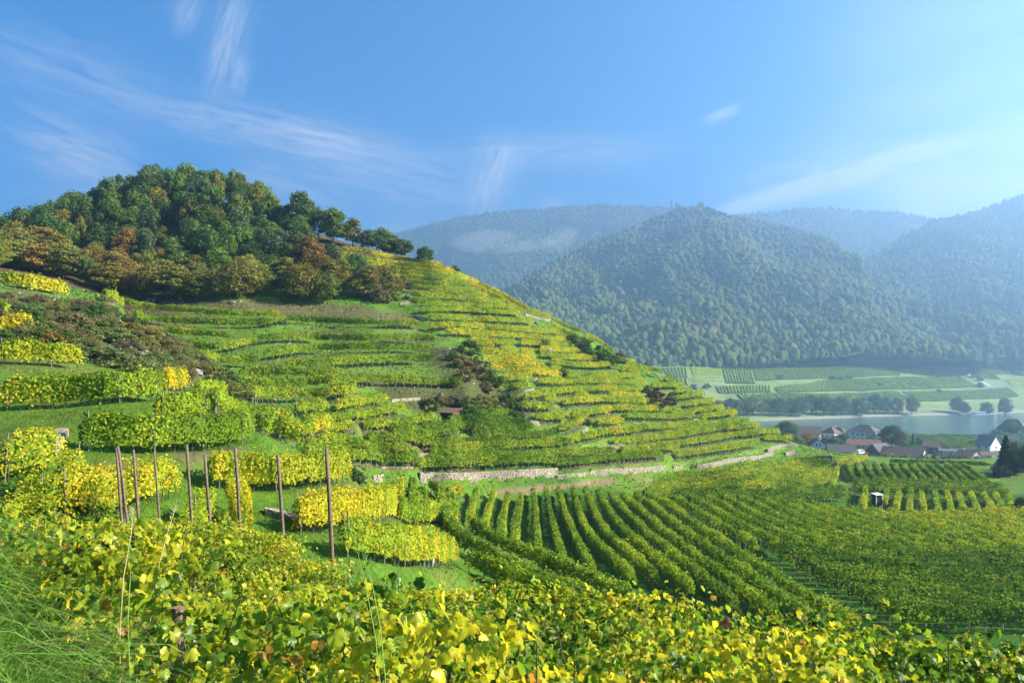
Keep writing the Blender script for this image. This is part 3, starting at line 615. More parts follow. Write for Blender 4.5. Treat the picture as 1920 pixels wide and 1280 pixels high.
# ------------------------------------------------------------------ far bank, river
BX = [-700, -200, 0, 207, 267, 372, 464, 559, 900, 1500, 2600]; BY = [560, 600, 640, 705, 738, 793, 824, 869, 960, 1130, 1350]
TT = [-40, 0, 4, 15, 60, 110, 160, 210, 260, 310, 360, 400, 520, 900]; TZ = [-47, -42.9, -41.6, -39.5, -35, -24, -14, -4, 7, 18, 29, 37, 52, 120]
def zfar(X, Y):
    t = Y - np.interp(X, BX, BY); return np.interp(t, TT, TZ) + (fbm(X / 60, Y / 60, 3) - .5) * 4 * sstep(20, 80, t)
def hitf(px, py, dz=0.0):
    px = np.atleast_1d(np.asarray(px, float)); py = np.atleast_1d(np.asarray(py, float)); ds = np.arange(640, 1500, 1.0)
    X = (px[:, None] - CX) / F * ds; cl = (HY - py[:, None]) / F * ds - zfar(X, np.broadcast_to(ds, X.shape)) - dz
    under = cl <= 0; d = ds[np.where(under.any(1), under.argmax(1), np.argmin(cl, 1))]
    x = (px - CX) / F * d; return np.stack([x, d, zfar(x, d)], -1)
fx_, ft_ = np.meshgrid(axis([(-700, 0), (200, 60), (620, 4), (1000, 20), (2600, 100)]), axis([(-40, 0), (30, 5), (420, 5), (700, 40)]))
fy_ = np.interp(fx_, BX, BY) + ft_
fz_ = zfar(fx_, fy_)
fc = np.empty(fx_.shape + (3,)); fn = fbm(fx_ / 25, fy_ / 25, 4)[..., None]
fc[:] = (.17, .22, .075); fc = fc * (.6 + .8 * fn)
shore = (sstep(-3, -1, ft_) * sstep(9 + 5 * fn[..., 0], 5, ft_) * sstep(190, 260, fx_))[..., None]
fc = fc * (1 - shore) + np.array((.27, .25, .21)) * shore
nv_, nu_ = fx_.shape; idx = np.arange(nv_ * nu_).reshape(nv_, nu_)
me = fast_mesh('far_bank', np.stack([fx_, fy_, fz_], -1).reshape(-1, 3), np.stack([idx[:-1, :-1], idx[:-1, 1:], idx[1:, 1:], idx[1:, :-1]], -1).reshape(-1, 4), fc.reshape(-1, 3), True)
tag(link('far_bank', me, mat=M_ground), 'hazy green slope of fields rising beyond the river', 'river bank', kind='structure')
m, N, L = new_mat('river_water')
o = N.new('ShaderNodeOutputMaterial'); p = N.new('ShaderNodeBsdfPrincipled'); L.new(p.outputs[0], o.inputs[0])
p.inputs['Base Color'].default_value = (.055, .10, .095, 1); p.inputs['Roughness'].default_value = .12; p.inputs['IOR'].default_value = 1.33
tc = N.new('ShaderNodeTexCoord'); mp = N.new('ShaderNodeMapping'); mp.inputs['Scale'].default_value = (.05, .16, 1); L.new(tc.outputs['Object'], mp.inputs[0])
nz = N.new('ShaderNodeTexNoise'); nz.inputs['Scale'].default_value = 1; nz.inputs['Detail'].default_value = 7; nz.inputs['Roughness'].default_value = .7; L.new(mp.outputs[0], nz.inputs[0])
bp = N.new('ShaderNodeBump'); bp.inputs['Strength'].default_value = .35; bp.inputs['Distance'].default_value = 1.0; L.new(nz.outputs[0], bp.inputs['Height']); L.new(bp.outputs[0], p.inputs['Normal'])
M_water = m
me = fast_mesh('river', [(-690, 480, -42.5), (2590, 480, -42.5), (2590, 1400, -42.5), (-690, 1400, -42.5)], [(0, 1, 2, 3)])
tag(link('river', me, mat=M_water), 'broad grey-green river between the village and the far fields', 'river', kind='structure')

# ------------------------------------------------------------------ wooded mountains
def loft(ridge, base, nu, nv, amp, seed, prof=1.0, back=.35):
    a = resample(np.array([PT(*p) for p in base]), 1.0); b = resample(np.array([PT(*p) for p in ridge]), 1.0)
    ia = np.linspace(0, len(a) - 1, nu).astype(int); ib = np.linspace(0, len(b) - 1, nu).astype(int)
    A, B = a[ia][None], b[ib][None]
    v = np.r_[np.linspace(0, 1, nv), np.linspace(1.05, 1 + back, 4)][:, None, None]
    P_ = A + (B - A) * v
    vz = np.where(v <= 1, v ** prof, 1 - (v - 1) * 1.3)[..., 0]
    P_[..., 2] = A[..., 2] + (B[..., 2] - A[..., 2]) * vz
    vv = v[..., 0]
    g = (fbm(P_[..., 0] / 210 + seed, P_[..., 1] / 520 + seed, 4, .55) - .5) * 2
    P_[..., 2] += g * amp * np.clip(np.sin(np.clip(vv, 0, 1) * pi), 0, 1) ** .7
    P_[..., 2] += (fbm(P_[..., 0] / 40, P_[..., 1] / 40 + seed, 2) - .5) * 8
    return P_
MOUNT = [
 ('far_left_ridge', [(-500,520,2800),(100,520,2800),(400,500,2800),(640,470,2800),(750,439,2780),(850,409,2760),(1000,393,2740),(1130,385,2720),(1260,391,2700),(1340,400,2700),(1420,420,2700)],
   [(-300,640,1900),(200,640,1900),(500,640,2000),(700,640,2050),(850,625,2050),(950,610,2050),(1100,580,2100),(1300,530,2150),(1420,510,2150)], 40, 3.3, 1.0, 1),
 ('middle_mountain', [(870,600,1280),(950,550,1400),(1030,503,1520),(1100,463,1640),(1200,427,1760),(1270,398,1850),(1325,399,1860),(1380,411,1880),(1450,425,1860),(1530,452,1780),(1600,486,1640)],
   [(800,705,920),(950,703,940),(1100,702,950),(1230,692,965),(1340,688,990),(1450,678,1020),(1550,670,1060),(1650,662,1100)], 95, 8.1, 1.0, 2),
 ('right_rear_ridge', [(1320,404,2500),(1370,408,2600),(1430,401,2650),(1530,391,2700),(1600,396,2700),(1690,400,2650),(1750,413,2600),(1850,440,2500),(2000,460,2500)],
   [(1350,520,2150),(1450,540,2100),(1600,560,2100),(1750,590,2050),(1900,600,2050),(2050,600,2050)], 40, 12.7, 1.0, 3),
 ('far_right_mountain', [(1590,505,1650),(1640,482,1750),(1700,444,1900),(1750,416,2000),(1830,399,2050),(1920,370,2100),(2050,330,2100),(2300,330,2000)],
   [(1620,610,1300),(1700,645,1250),(1780,660,1200),(1840,666,1180),(1900,668,1180),(1960,670,1180),(2100,672,1180),(2400,672,1180)], 45, 21.9, 1.0, 4),
 ('right_spur', [(1690,650,1190),(1760,606,1300),(1830,548,1450),(1920,488,1600),(2000,455,1650),(2250,425,1700)],
   [(1690,666,1120),(1780,668,1140),(1860,668,1150),(1950,670,1150),(2050,670,1150),(2350,670,1150)], 30, 31.3, 1.0, 5),
 ('front_spur', [(1280,668,1000),(1340,622,1080),(1400,568,1180),(1450,508,1350),(1500,462,1550),(1560,476,1500),(1640,526,1400),(1740,578,1300),(1800,625,1200),(1852,664,1120)],
   [(1280,690,985),(1340,688,990),(1420,682,1010),(1500,674,1040),(1580,666,1070),(1650,664,1085),(1720,670,1080),(1780,674,1080),(1820,677,1075),(1852,677,1090)], 42, 44.2, .9, 6)]
M_slope = simple('wooded_slope', (.085, .115, .04), .95, .35, .05)
def far_crown(seed, conifer=False):
    bm = bmesh.new()
    if conifer:
        for k in range(5):
            z0 = .12 + k * .18; r = .34 * (1 - k / 5.6)
            ring = [bm.verts.new((cos(a) * r * (1 + .3 * sin(a * 3 + k + seed)), sin(a) * r * (1 + .3 * cos(a * 2 + k)), z0)) for a in np.linspace(0, 2 * pi, 9)[:-1]]
            tip = bm.verts.new((0, 0, z0 + .3))
            for i in range(8): bm.faces.new((ring[i], ring[(i + 1) % 8], tip))
    else:
        bmesh.ops.create_icosphere(bm, subdivisions=3, radius=.5)
        s = seed * 7.3
        for v in bm.verts:
            n = v.co.normalized()
            q = float(fbm(np.array(n.x * 2.1 + s), np.array(n.y * 2.1 + n.z * 1.7 + s), 3))
            q2 = float(vnoise(np.array(n.x * 6 + s), np.array(n.y * 6 + n.z * 5 - s)))
            q3 = float(vnoise(np.array(n.x * 13 + s), np.array(n.y * 13 + n.z * 11 - s)))
            v.co = n * .5 * (.55 + .55 * q + .3 * q2 + .16 * q3)
            v.co.z = v.co.z * 1.15 + .5
    for f_ in bm.faces: f_.smooth = not conifer
    me = bpy.data.meshes.new('far_crown'); bm.to_mesh(me); bm.free(); return me
M_far = leaf_mat('far_woodland', trans=.12, gloss=0.0, use_attr=False, nscale=.012, ramp=[(.0, (.035, .055, .018)), (.38, (.07, .095, .028)), (.55, (.10, .12, .035)), (.7, (.135, .125, .04)), (.85, (.16, .11, .045)), (1.0, (.13, .085, .045))])
M_farcon = leaf_mat('far_conifer', trans=.0, gloss=0.0, use_attr=False, nscale=.02, ramp=[(.0, (.016, .03, .016)), (1.0, (.03, .045, .022))])
far_kinds = bpy.data.collections.new('far_kinds')
for k in range(6):
    me = far_crown(k, k >= 4); me.materials.append(M_farcon if k >= 4 else M_far)
    far_kinds.objects.link(bpy.data.objects.new(f'crown_kind_{k}', me))
def scatter_group():
    ng = bpy.data.node_groups.new('scatter_trees', 'GeometryNodeTree')
    ng.interface.new_socket('Geometry', in_out='INPUT', socket_type='NodeSocketGeometry'); ng.interface.new_socket('Geometry', in_out='OUTPUT', socket_type='NodeSocketGeometry')
    n = ng.nodes; l = ng.links
    gi = n.new('NodeGroupInput'); go = n.new('NodeGroupOutput'); ip = n.new('GeometryNodeInstanceOnPoints'); ci = n.new('GeometryNodeCollectionInfo')
    ci.inputs['Collection'].default_value = far_kinds; ci.inputs['Separate Children'].default_value = True; ci.inputs['Reset Children'].default_value = True
    l.new(gi.outputs[0], ip.inputs['Points']); l.new(ci.outputs[0], ip.inputs['Instance']); ip.inputs['Pick Instance'].default_value = True
    for nm, tp, sk in (('kind_of', 'INT', 'Instance Index'), ('size_of', 'FLOAT_VECTOR', 'Scale'), ('turn_of', 'FLOAT_VECTOR', 'Rotation')):
        a = n.new('GeometryNodeInputNamedAttribute'); a.data_type = tp; a.inputs['Name'].default_value = nm
        src = [o for o in a.outputs if o.enabled and o.name == 'Attribute'][0]
        l.new(src, ip.inputs[sk])
    l.new(ip.outputs[0], go.inputs[0]); return ng
NG = scatter_group()
def scatter(name, pts, kinds, sizes, label, cat):
    me = bpy.data.meshes.new(name); n = len(pts)
    me.vertices.add(n); me.vertices.foreach_set('co', np.asarray(pts, np.float32).ravel())
    a = me.attributes.new('kind_of', 'INT', 'POINT'); a.data.foreach_set('value', np.asarray(kinds, np.int32))
    a = me.attributes.new('size_of', 'FLOAT_VECTOR', 'POINT'); a.data.foreach_set('vector', np.asarray(sizes, np.float32).ravel())
    t = np.zeros((n, 3), np.float32); t[:, 2] = rng.random(n) * 6.28
    a = me.attributes.new('turn_of', 'FLOAT_VECTOR', 'POINT'); a.data.foreach_set('vector', t.ravel())
    o = link(name, me); o.modifiers.new('scatter', 'NODES').node_group = NG
    return tag(o, label, cat, kind='stuff')
LM = {'far_left_ridge': 'hazy blue ridge at the back, left of the ruin', 'middle_mountain': 'broad wooded mountain below the ruin', 'right_rear_ridge': 'pale distant ridge right of the ruin',
      'far_right_mountain': 'pale wooded mountain at the right edge', 'right_spur': 'shaded wooded spur at the right edge', 'front_spur': 'nearest wooded spur ending above the far fields'}
for name, ridge, base, amp, seed, prof, k in MOUNT:
    nu, nv = 150, 46
    ridge = [(a_, b_, c_ * 1.22) for a_, b_, c_ in ridge]; base = [(a_, b_, c_ * (1.15 if c_ > 1500 else 1.0)) for a_, b_, c_ in base]
    P_ = loft(ridge, base, nu, nv, amp, seed, prof)
    n_v = P_.shape[0]; idx = np.arange(n_v * nu).reshape(n_v, nu)
    me = fast_mesh('mountain', P_.reshape(-1, 3), np.stack([idx[:-1, :-1], idx[:-1, 1:], idx[1:, 1:], idx[1:, :-1]], -1).reshape(-1, 4), smooth=True)
    tag(link('mountain', me, mat=M_slope), LM[name], 'mountain', kind='structure')
    # one tree per ~ 55 square metres
    e1 = P_[:-1, 1:] - P_[:-1, :-1]; e2 = P_[1:, :-1] - P_[:-1, :-1]
    ar = np.linalg.norm(np.cross(e1, e2), axis=-1); ar[nv + 1:] = 0
    spacing = {'far_left_ridge': 85, 'right_rear_ridge': 85, 'far_right_mountain': 75, 'right_spur': 65}.get(name, 38)
    cnt = rng.poisson(ar / spacing)
    jj, ii = np.nonzero(cnt); rep = np.repeat(np.arange(len(jj)), cnt[jj, ii]); jj, ii = jj[rep], ii[rep]
    fu, fv = rng.random(len(jj))[:, None], rng.random(len(jj))[:, None]
    pts = P_[jj, ii] * (1 - fu) * (1 - fv) + P_[jj, ii + 1] * fu * (1 - fv) + P_[jj + 1, ii] * (1 - fu) * fv + P_[jj + 1, ii + 1] * fu * fv
    keep = (pts[:, 0] > -1900) & (np.abs(pts[:, 0]) < .78 * pts[:, 1] + 60); pts = pts[keep]
    cn = fbm(pts[:, 0] / 120 + 3, pts[:, 1] / 120 + k, 3) + .25 * sstep(250, 480, pts[:, 2])
    con = rng.random(len(pts)) < sstep(.5, .72, cn) * .75
    kinds = np.where(con, 4 + rng.integers(0, 2, len(pts)), rng.integers(0, 4, len(pts)))
    h = (5 + 9 * rng.random(len(pts)) ** 2.2) * (.75 + .5 * fbm(pts[:, 0] / 45, pts[:, 1] / 45 + 9, 2)) * np.where(con, 1.25, 1.0); w = np.where(con, h * .8, h * rng.uniform(.6, 1.15, len(pts)))
    pts[:, 2] -= .8
    scatter('far_forest', pts, kinds, np.stack([w, w, h], -1), 'autumn forest covering the ' + LM[name].replace('hazy blue ', '').replace('pale ', ''), 'forest')

# ------------------------------------------------------------------ the air: a closed box of thin haze, and two mist banks
m, N, L = new_mat('thin_haze'); o = N.new('ShaderNodeOutputMaterial'); pv = N.new('ShaderNodeVolumePrincipled'); L.new(pv.outputs[0], o.inputs['Volume'])
pv.inputs['Color'].default_value = (.42, .655, .96, 1); pv.inputs['Density'].default_value = .00043; pv.inputs['Anisotropy'].default_value = .70
mb = Mesher(); mb.box((-2900, -60, -70), (3300, 5200, 770))
tag(link('haze', mb.mesh('haze', m)), 'thin bluish autumn haze filling the valley', 'haze', kind='stuff')
m2, N, L = new_mat('mist'); o = N.new('ShaderNodeOutputMaterial'); pv = N.new('ShaderNodeVolumePrincipled'); L.new(pv.outputs[0], o.inputs['Volume'])
pv.inputs['Color'].default_value = (.95, .97, 1.0, 1); pv.inputs['Density'].default_value = .0022; pv.inputs['Anisotropy'].default_value = .3
for (px, py, d, sx, sy, sz, rx) in [(905,452,1700,75,55,22,-.1),(1050,450,1720,44,40,24,-.45),(985,462,1660,70,50,10,-.15)]:
    bm = bmesh.new(); bmesh.ops.create_icosphere(bm, subdivisions=3, radius=1); me = bpy.data.meshes.new('mist'); bm.to_mesh(me); bm.free()
    ob = link('mist', me, mat=m2, loc=PT(px, py, d), rot=(0, rx, 0), scale=(sx, sy, sz)); tag(ob, 'wisp of white mist hanging before the far ridge', 'mist', 'mist wisps before the far ridge', 'stuff')
# ------------------------------------------------------------------ vine rows as objects
GREEN = np.array((.085, .170, .012)); LIME = np.array((.27, .36, .022)); YELL = np.array((.60, .47, .022)); ORNG = np.array((.50, .25, .022))
def leaf_cols(y, n):
    """autumn colour for yellowness y (array)"""
    y = np.clip(y, 0, 1)[:, None]
    c = np.where(y < .5, GREEN + (LIME - GREEN) * (y / .5), LIME + (YELL - LIME) * ((y - .5) / .5))
    o = (rng.random(n) < .006 + .09 * y[:, 0] ** 3)[:, None]
    c = np.where(o, ORNG * rng.uniform(.6, 1.1, (n, 1)), c)
    return c * rng.uniform(.82, 1.18, (n, 1))
def card_quads(c, nrm, size, col):
    """diamond leaves: centres, normals, sizes, colours -> verts, faces, cols"""
    n = len(c); nrm = nrm / np.linalg.norm(nrm, axis=1, keepdims=True)
    r = rng.normal(size=(n, 3)); a = np.cross(nrm, r); a /= np.linalg.norm(a, axis=1, keepdims=True); b = np.cross(nrm, a)
    s = size[:, None] * .5
    fold = nrm * s * rng.uniform(-.25, .35, (n, 1))
    v = np.stack([c + a * s * 1.15 + fold, c + b * s * rng.uniform(.7, 1.05, (n, 1)), c - a * s * rng.uniform(.8, 1.15, (n, 1)) + fold, c - b * s * rng.uniform(.7, 1.05, (n, 1))], 1).reshape(-1, 3)
    f = np.arange(n * 4).reshape(n, 4)
    return v, f, np.repeat(col, 4, 0)
def row_frame(pts, t):
    seg = np.r_[0, np.cumsum(np.linalg.norm(np.diff(pts, axis=0), axis=1))]
    c = np.stack([np.interp(t, seg, pts[:, k]) for k in range(3)], -1)
    c2 = np.stack([np.interp(np.minimum(t + .3, seg[-1]), seg, pts[:, k]) for k in range(3)], -1); c1 = np.stack([np.interp(np.maximum(t - .3, 0), seg, pts[:, k]) for k in range(3)], -1)
    d = c2 - c1; d[:, 2] = 0; d /= np.linalg.norm(d, axis=1, keepdims=True) + 1e-9
    return c, d, np.stack([d[:, 1], -d[:, 0], np.zeros(len(d))], -1), seg[-1]
def row_foliage(r, seed):
    pts = r['pts']; Ltot = np.linalg.norm(np.diff(pts, axis=0), axis=1).sum(); n = max(30, int(Ltot * r['dens']))
    t = rng.random(n) * Ltot; c, d, s, _ = row_frame(pts, t)
    lump = vnoise(t / .9 + seed * 13.7, t * 0 + seed) ; lump2 = vnoise(t / 3.5 + seed * 3.1, t * 0 + 5 + seed)
    gap = vnoise(t / 1.5 + seed * 7.7, t * 0 + 9.5 + seed)
    top = r['H'] * (.84 + .16 * lump + .12 * (lump2 - .5)); h0 = r['h0'] + .25 * vnoise(t / .6 + seed, t * 0 + 2)
    e_ = np.clip(np.minimum(t, Ltot - t) / .8, 0, 1); top = top * (.62 + .38 * e_ ** .6)
    W = r['W'] * (.75 + .5 * vnoise(t / 1.1 + 50 + seed, t * 0 + 3))
    u = rng.random(n)
    side = np.where(rng.random(n) < .5, -1.0, 1.0); istop = u < .2
    z = np.where(istop, top, h0 + (top - h0) * rng.random(n) ** .85)
    prof = np.sqrt(np.clip(1 - ((z - h0) / (top - h0 + 1e-6) - .45) ** 2 * 1.6, .15, 1))
    off = np.where(istop, rng.uniform(-.5, .5, n), side * (.5 * prof + rng.normal(0, .09, n))) * W
    z = z + rng.normal(0, .05, n) + (rng.random(n) < .16) * rng.uniform(0, .42, n) * istop
    P_ = c + s * off[:, None]; P_[:, 2] += z
    nrm = np.where(istop[:, None], np.array([0, 0, 1.0]), s * side[:, None] + np.array([0, 0, .35])) + rng.normal(0, .55, (n, 3))
    y = r['yel'] + .55 * (lump2 - .5) + .45 * (vnoise(t / .8 + 21 + seed, t * 0 + 7) - .5) + .07 * rng.normal(size=n) + (.40 if 'lower field' in r['group'] else .14) * (.55 - (z / r['H']))
    col = leaf_cols(y, n); size = r['leaf'] * rng.uniform(.7, 1.3, n)
    keep = (rng.random(n) < .75 + 1.4 * gap)
    v, f, cc = card_quads(P_[keep], nrm[keep], size[keep], col[keep])
    # the inner shoots: a thin crumpled sheet that closes the hedge
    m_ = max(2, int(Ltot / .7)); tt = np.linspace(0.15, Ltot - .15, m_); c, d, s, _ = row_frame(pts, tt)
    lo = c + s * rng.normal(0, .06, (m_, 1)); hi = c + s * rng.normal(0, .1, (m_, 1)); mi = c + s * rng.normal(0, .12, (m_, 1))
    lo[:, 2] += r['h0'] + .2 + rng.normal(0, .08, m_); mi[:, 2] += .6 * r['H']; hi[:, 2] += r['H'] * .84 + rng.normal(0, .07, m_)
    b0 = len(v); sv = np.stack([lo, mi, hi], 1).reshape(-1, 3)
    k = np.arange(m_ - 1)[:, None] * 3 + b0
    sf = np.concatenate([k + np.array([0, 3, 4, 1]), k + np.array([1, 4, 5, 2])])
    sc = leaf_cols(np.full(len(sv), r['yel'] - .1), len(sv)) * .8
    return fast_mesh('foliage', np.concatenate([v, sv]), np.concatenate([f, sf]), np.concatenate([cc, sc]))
post_mesh = None
def stakes_mesh(pts, H, step, rad, trunks=True):
    """posts and vine stems of a far row, joined"""
    L_ = np.linalg.norm(np.diff(pts, axis=0), axis=1).sum(); t = np.arange(.4, L_ - .1, step) ; t = t + rng.normal(0, .12, len(t))
    if len(t) == 0: t = np.array([L_ / 2])
    c, d, s, _ = row_frame(pts, np.clip(t, 0, L_)); n = len(t)
    top = np.where(np.arange(n) % 3 == 0, H * .86, H * .5) + rng.normal(0, .05, n)
    ang = np.arange(3) * 2 * pi / 3; ring = np.stack([np.cos(ang), np.sin(ang), 0 * ang], -1) * rad
    lean = rng.normal(0, .05, (n, 1, 3)) * [1, 1, 0]
    v = np.concatenate([c[:, None] + ring + [0, 0, -.15], c[:, None] + ring * .85 + lean + top[:, None, None] * [0, 0, 1]], 1).reshape(-1, 3)
    k = np.arange(n)[:, None] * 6
    f = np.concatenate([k + np.array([0, 1, 4, 3]), k + np.array([1, 2, 5, 4]), k + np.array([2, 0, 3, 5])])
    return fast_mesh('stakes', v, f)
def post(H, rad, n=6):
    mb = Mesher(); mb.tube([(0, 0, -.3), (0, 0, H * .5), (0, 0, H)], [rad, rad * .97, rad * .92], n); return mb.mesh('post', M_stake)
near_post = post(2.0, .035); vine_stem = Mesher(); vine_stem.tube([(0, 0, -.1), (.03, .02, .25), (-.03, .02, .55), (.02, -.03, .95)], [.035, .03, .028, .02], 5); vine_stem = vine_stem.mesh('vine_stem', M_bark)
for k, r in enumerate(ROWS):
    pts = np.asarray(r['pts'], float); pts[:, 2] = sample(ZG, pts[:, 0], pts[:, 1])
    root = empty('vine_row', tuple(pts[0])); tag(root, r['label'], 'vine row', r['group'])
    rp = dict(r); rp['pts'] = pts - pts[0]
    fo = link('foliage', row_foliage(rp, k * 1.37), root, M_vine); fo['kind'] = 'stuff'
    if r['near']:
        L_ = np.linalg.norm(np.diff(rp['pts'], axis=0), axis=1).sum()
        for t in np.arange(.3, L_, 1.0):
            c, d, s, _ = row_frame(rp['pts'], np.array([t + rng.normal(0, .12)])); c = c[0]
            if int(t) % 3 == 0: link('post', near_post, root, loc=tuple(c), rot=(rng.normal(0, .04), rng.normal(0, .04), 0))
            link('vine_stem', vine_stem, root, loc=tuple(c + [0, 0.15, 0]), rot=(rng.normal(0, .08), rng.normal(0, .08), rng.random() * 6))
    elif pts[:, 1].mean() < 175:
        st = link('stakes', stakes_mesh(rp['pts'], r['H'], 1.3, .035), root, M_stake); st['kind'] = 'stuff'
# ------------------------------------------------------------------ foreground: real grape leaves
def leaf_template(kind, bend, fold):
    """a five-lobed toothed leaf, stalk at the origin, axis along +x; triangles fanned from the blade's middle"""
    if kind == 2:
        ang = [0, 9, 18, 28, 36, 46, 56, 64, 74, 86, 96, 106, 118, 132, 148, 160, 168]
        rad = [1.0, .90, .92, .80, .72, .84, .94, .84, .86, .74, .66, .76, .80, .70, .68, .56, .30]
    else:
        ang = [0, 18, 38, 55, 72, 98, 120, 150]; rad = [1.0, .88, .72, .92, .82, .66, .76, .50]
    a = np.radians(np.array(ang, float)); r = np.array(rad)
    half = np.stack([r * np.cos(a), r * np.sin(a)], -1)
    out = np.concatenate([half, (half * [1, -1])[::-1][:-1]]) if True else half
    out = out * .5 + [.27, 0]
    xy = np.concatenate([[[.3, 0]], out])
    z = -fold * np.abs(xy[:, 1]) * 1.0 + -bend * (xy[:, 0] - .2) ** 2 + .05 * np.sin(xy[:, 0] * 9 + kind) * np.sign(xy[:, 1]) + .05 * np.cos(xy[:, 1] * 14 + bend * 9)
    n = len(out); tri = np.array([(0, 1 + i, 1 + (i + 1) % n) for i in range(n)])
    edge = np.r_[0.0, np.ones(n)]
    return np.c_[xy, z], tri, edge
LEAF2 = [leaf_template(2, b, f) for b, f in ((.5, -.35), (.9, .3), (.2, .6), (.6, -.1), (1.2, -.5))]
LEAF1 = [leaf_template(1, b, f) for b, f in ((.5, -.35), (.9, .3), (.2, .6), (.6, -.1))]
def near_cols(y, n):
    y = np.clip(y, 0, 1)[:, None]
    g = np.array((.034, .092, .008)); l = np.array((.22, .345, .020)); yy = np.array((.62, .52, .022)); og = np.array((.50, .24, .03)); br = np.array((.22, .10, .045))
    c = np.where(y < .45, g + (l - g) * (y / .45), l + (yy - l) * ((y - .45) / .55))
    q = rng.random((n, 1)); c = np.where(q < .012, og, c); c = np.where(q > .997, br, c)
    return c * rng.uniform(.8, 1.2, (n, 1))
FG = np.array([(-17.5, 32.5), (-15, 29.8), (-9.8, 24), (-6.2, 19), (-3.4, 15), (-1.2, 12), (.6, 10.2), (2.9, 9.1), (5.0, 8.3), (8.5, 7.4)], float)
FGN = np.array([(-.8, -.6), (-.8, -.6), (-.78, -.63), (-.76, -.65), (-.72, -.7), (-.62, -.78), (-.5, -.87), (-.35, -.94), (-.3, -.95), (-.25, -.97)])
FGL = ['farthest of the foreground vine rows, its crest crossing in front of the wooden poles', 'second foreground vine row, just nearer than the one before the poles',
       'third foreground vine row, with large backlit yellow leaves', 'nearest foreground vine row, large leaves along the bottom edge']
def frame_from(nrm, n):
    nrm = nrm / np.linalg.norm(nrm, axis=1, keepdims=True)
    down = np.tile(np.array([0, 0, -1.0]), (n, 1)) + rng.normal(0, .55, (n, 3))
    ax = down - nrm * (down * nrm).sum(1, keepdims=True); ax /= np.linalg.norm(ax, axis=1, keepdims=True) + 1e-9
    return ax, np.cross(nrm, ax), nrm
leaf_lib = {}
def leaf_object_mesh(shape, ci):
    if (shape, ci) not in leaf_lib:
        t, tri, e = LEAF2[shape]
        col = near_cols(np.full(1, [.1, .3, .5, .65, .8, .95][ci]), 1)[0]
        cc = np.array([col * (1.0 if not k else 1.0) for k in e]); cc[0] = cc[0] * .8 + np.array((.16, .28, .02)) * .3
        me = fast_mesh('leaf', t, tri, cc, smooth=True); me.materials.append(M_leafnear); leaf_lib[(shape, ci)] = me
    return leaf_lib[(shape, ci)]
cane_meshes = []
for k in range(4):
    mb = Mesher(); q = [(0, 0, 0)]
    for j in range(6): q.append((q[-1][0] + random.uniform(-.06, .06), q[-1][1] + random.uniform(-.05, .05), q[-1][2] + .2))
    mb.tube(q, [.008, .008, .007, .006, .005, .004, .003], 5); cane_meshes.append(mb.mesh('cane', M_bark))
fg_post = Mesher(); fg_post.tube([(0, 0, -.3), (0, 0, .8), (.01, 0, 1.36)], [.045, .043, .04], 8); fg_post = fg_post.mesh('post', M_wood)
M_wire = simple('galvanised_wire', (.25, .25, .24), .4, .1, 5, metal=.8)
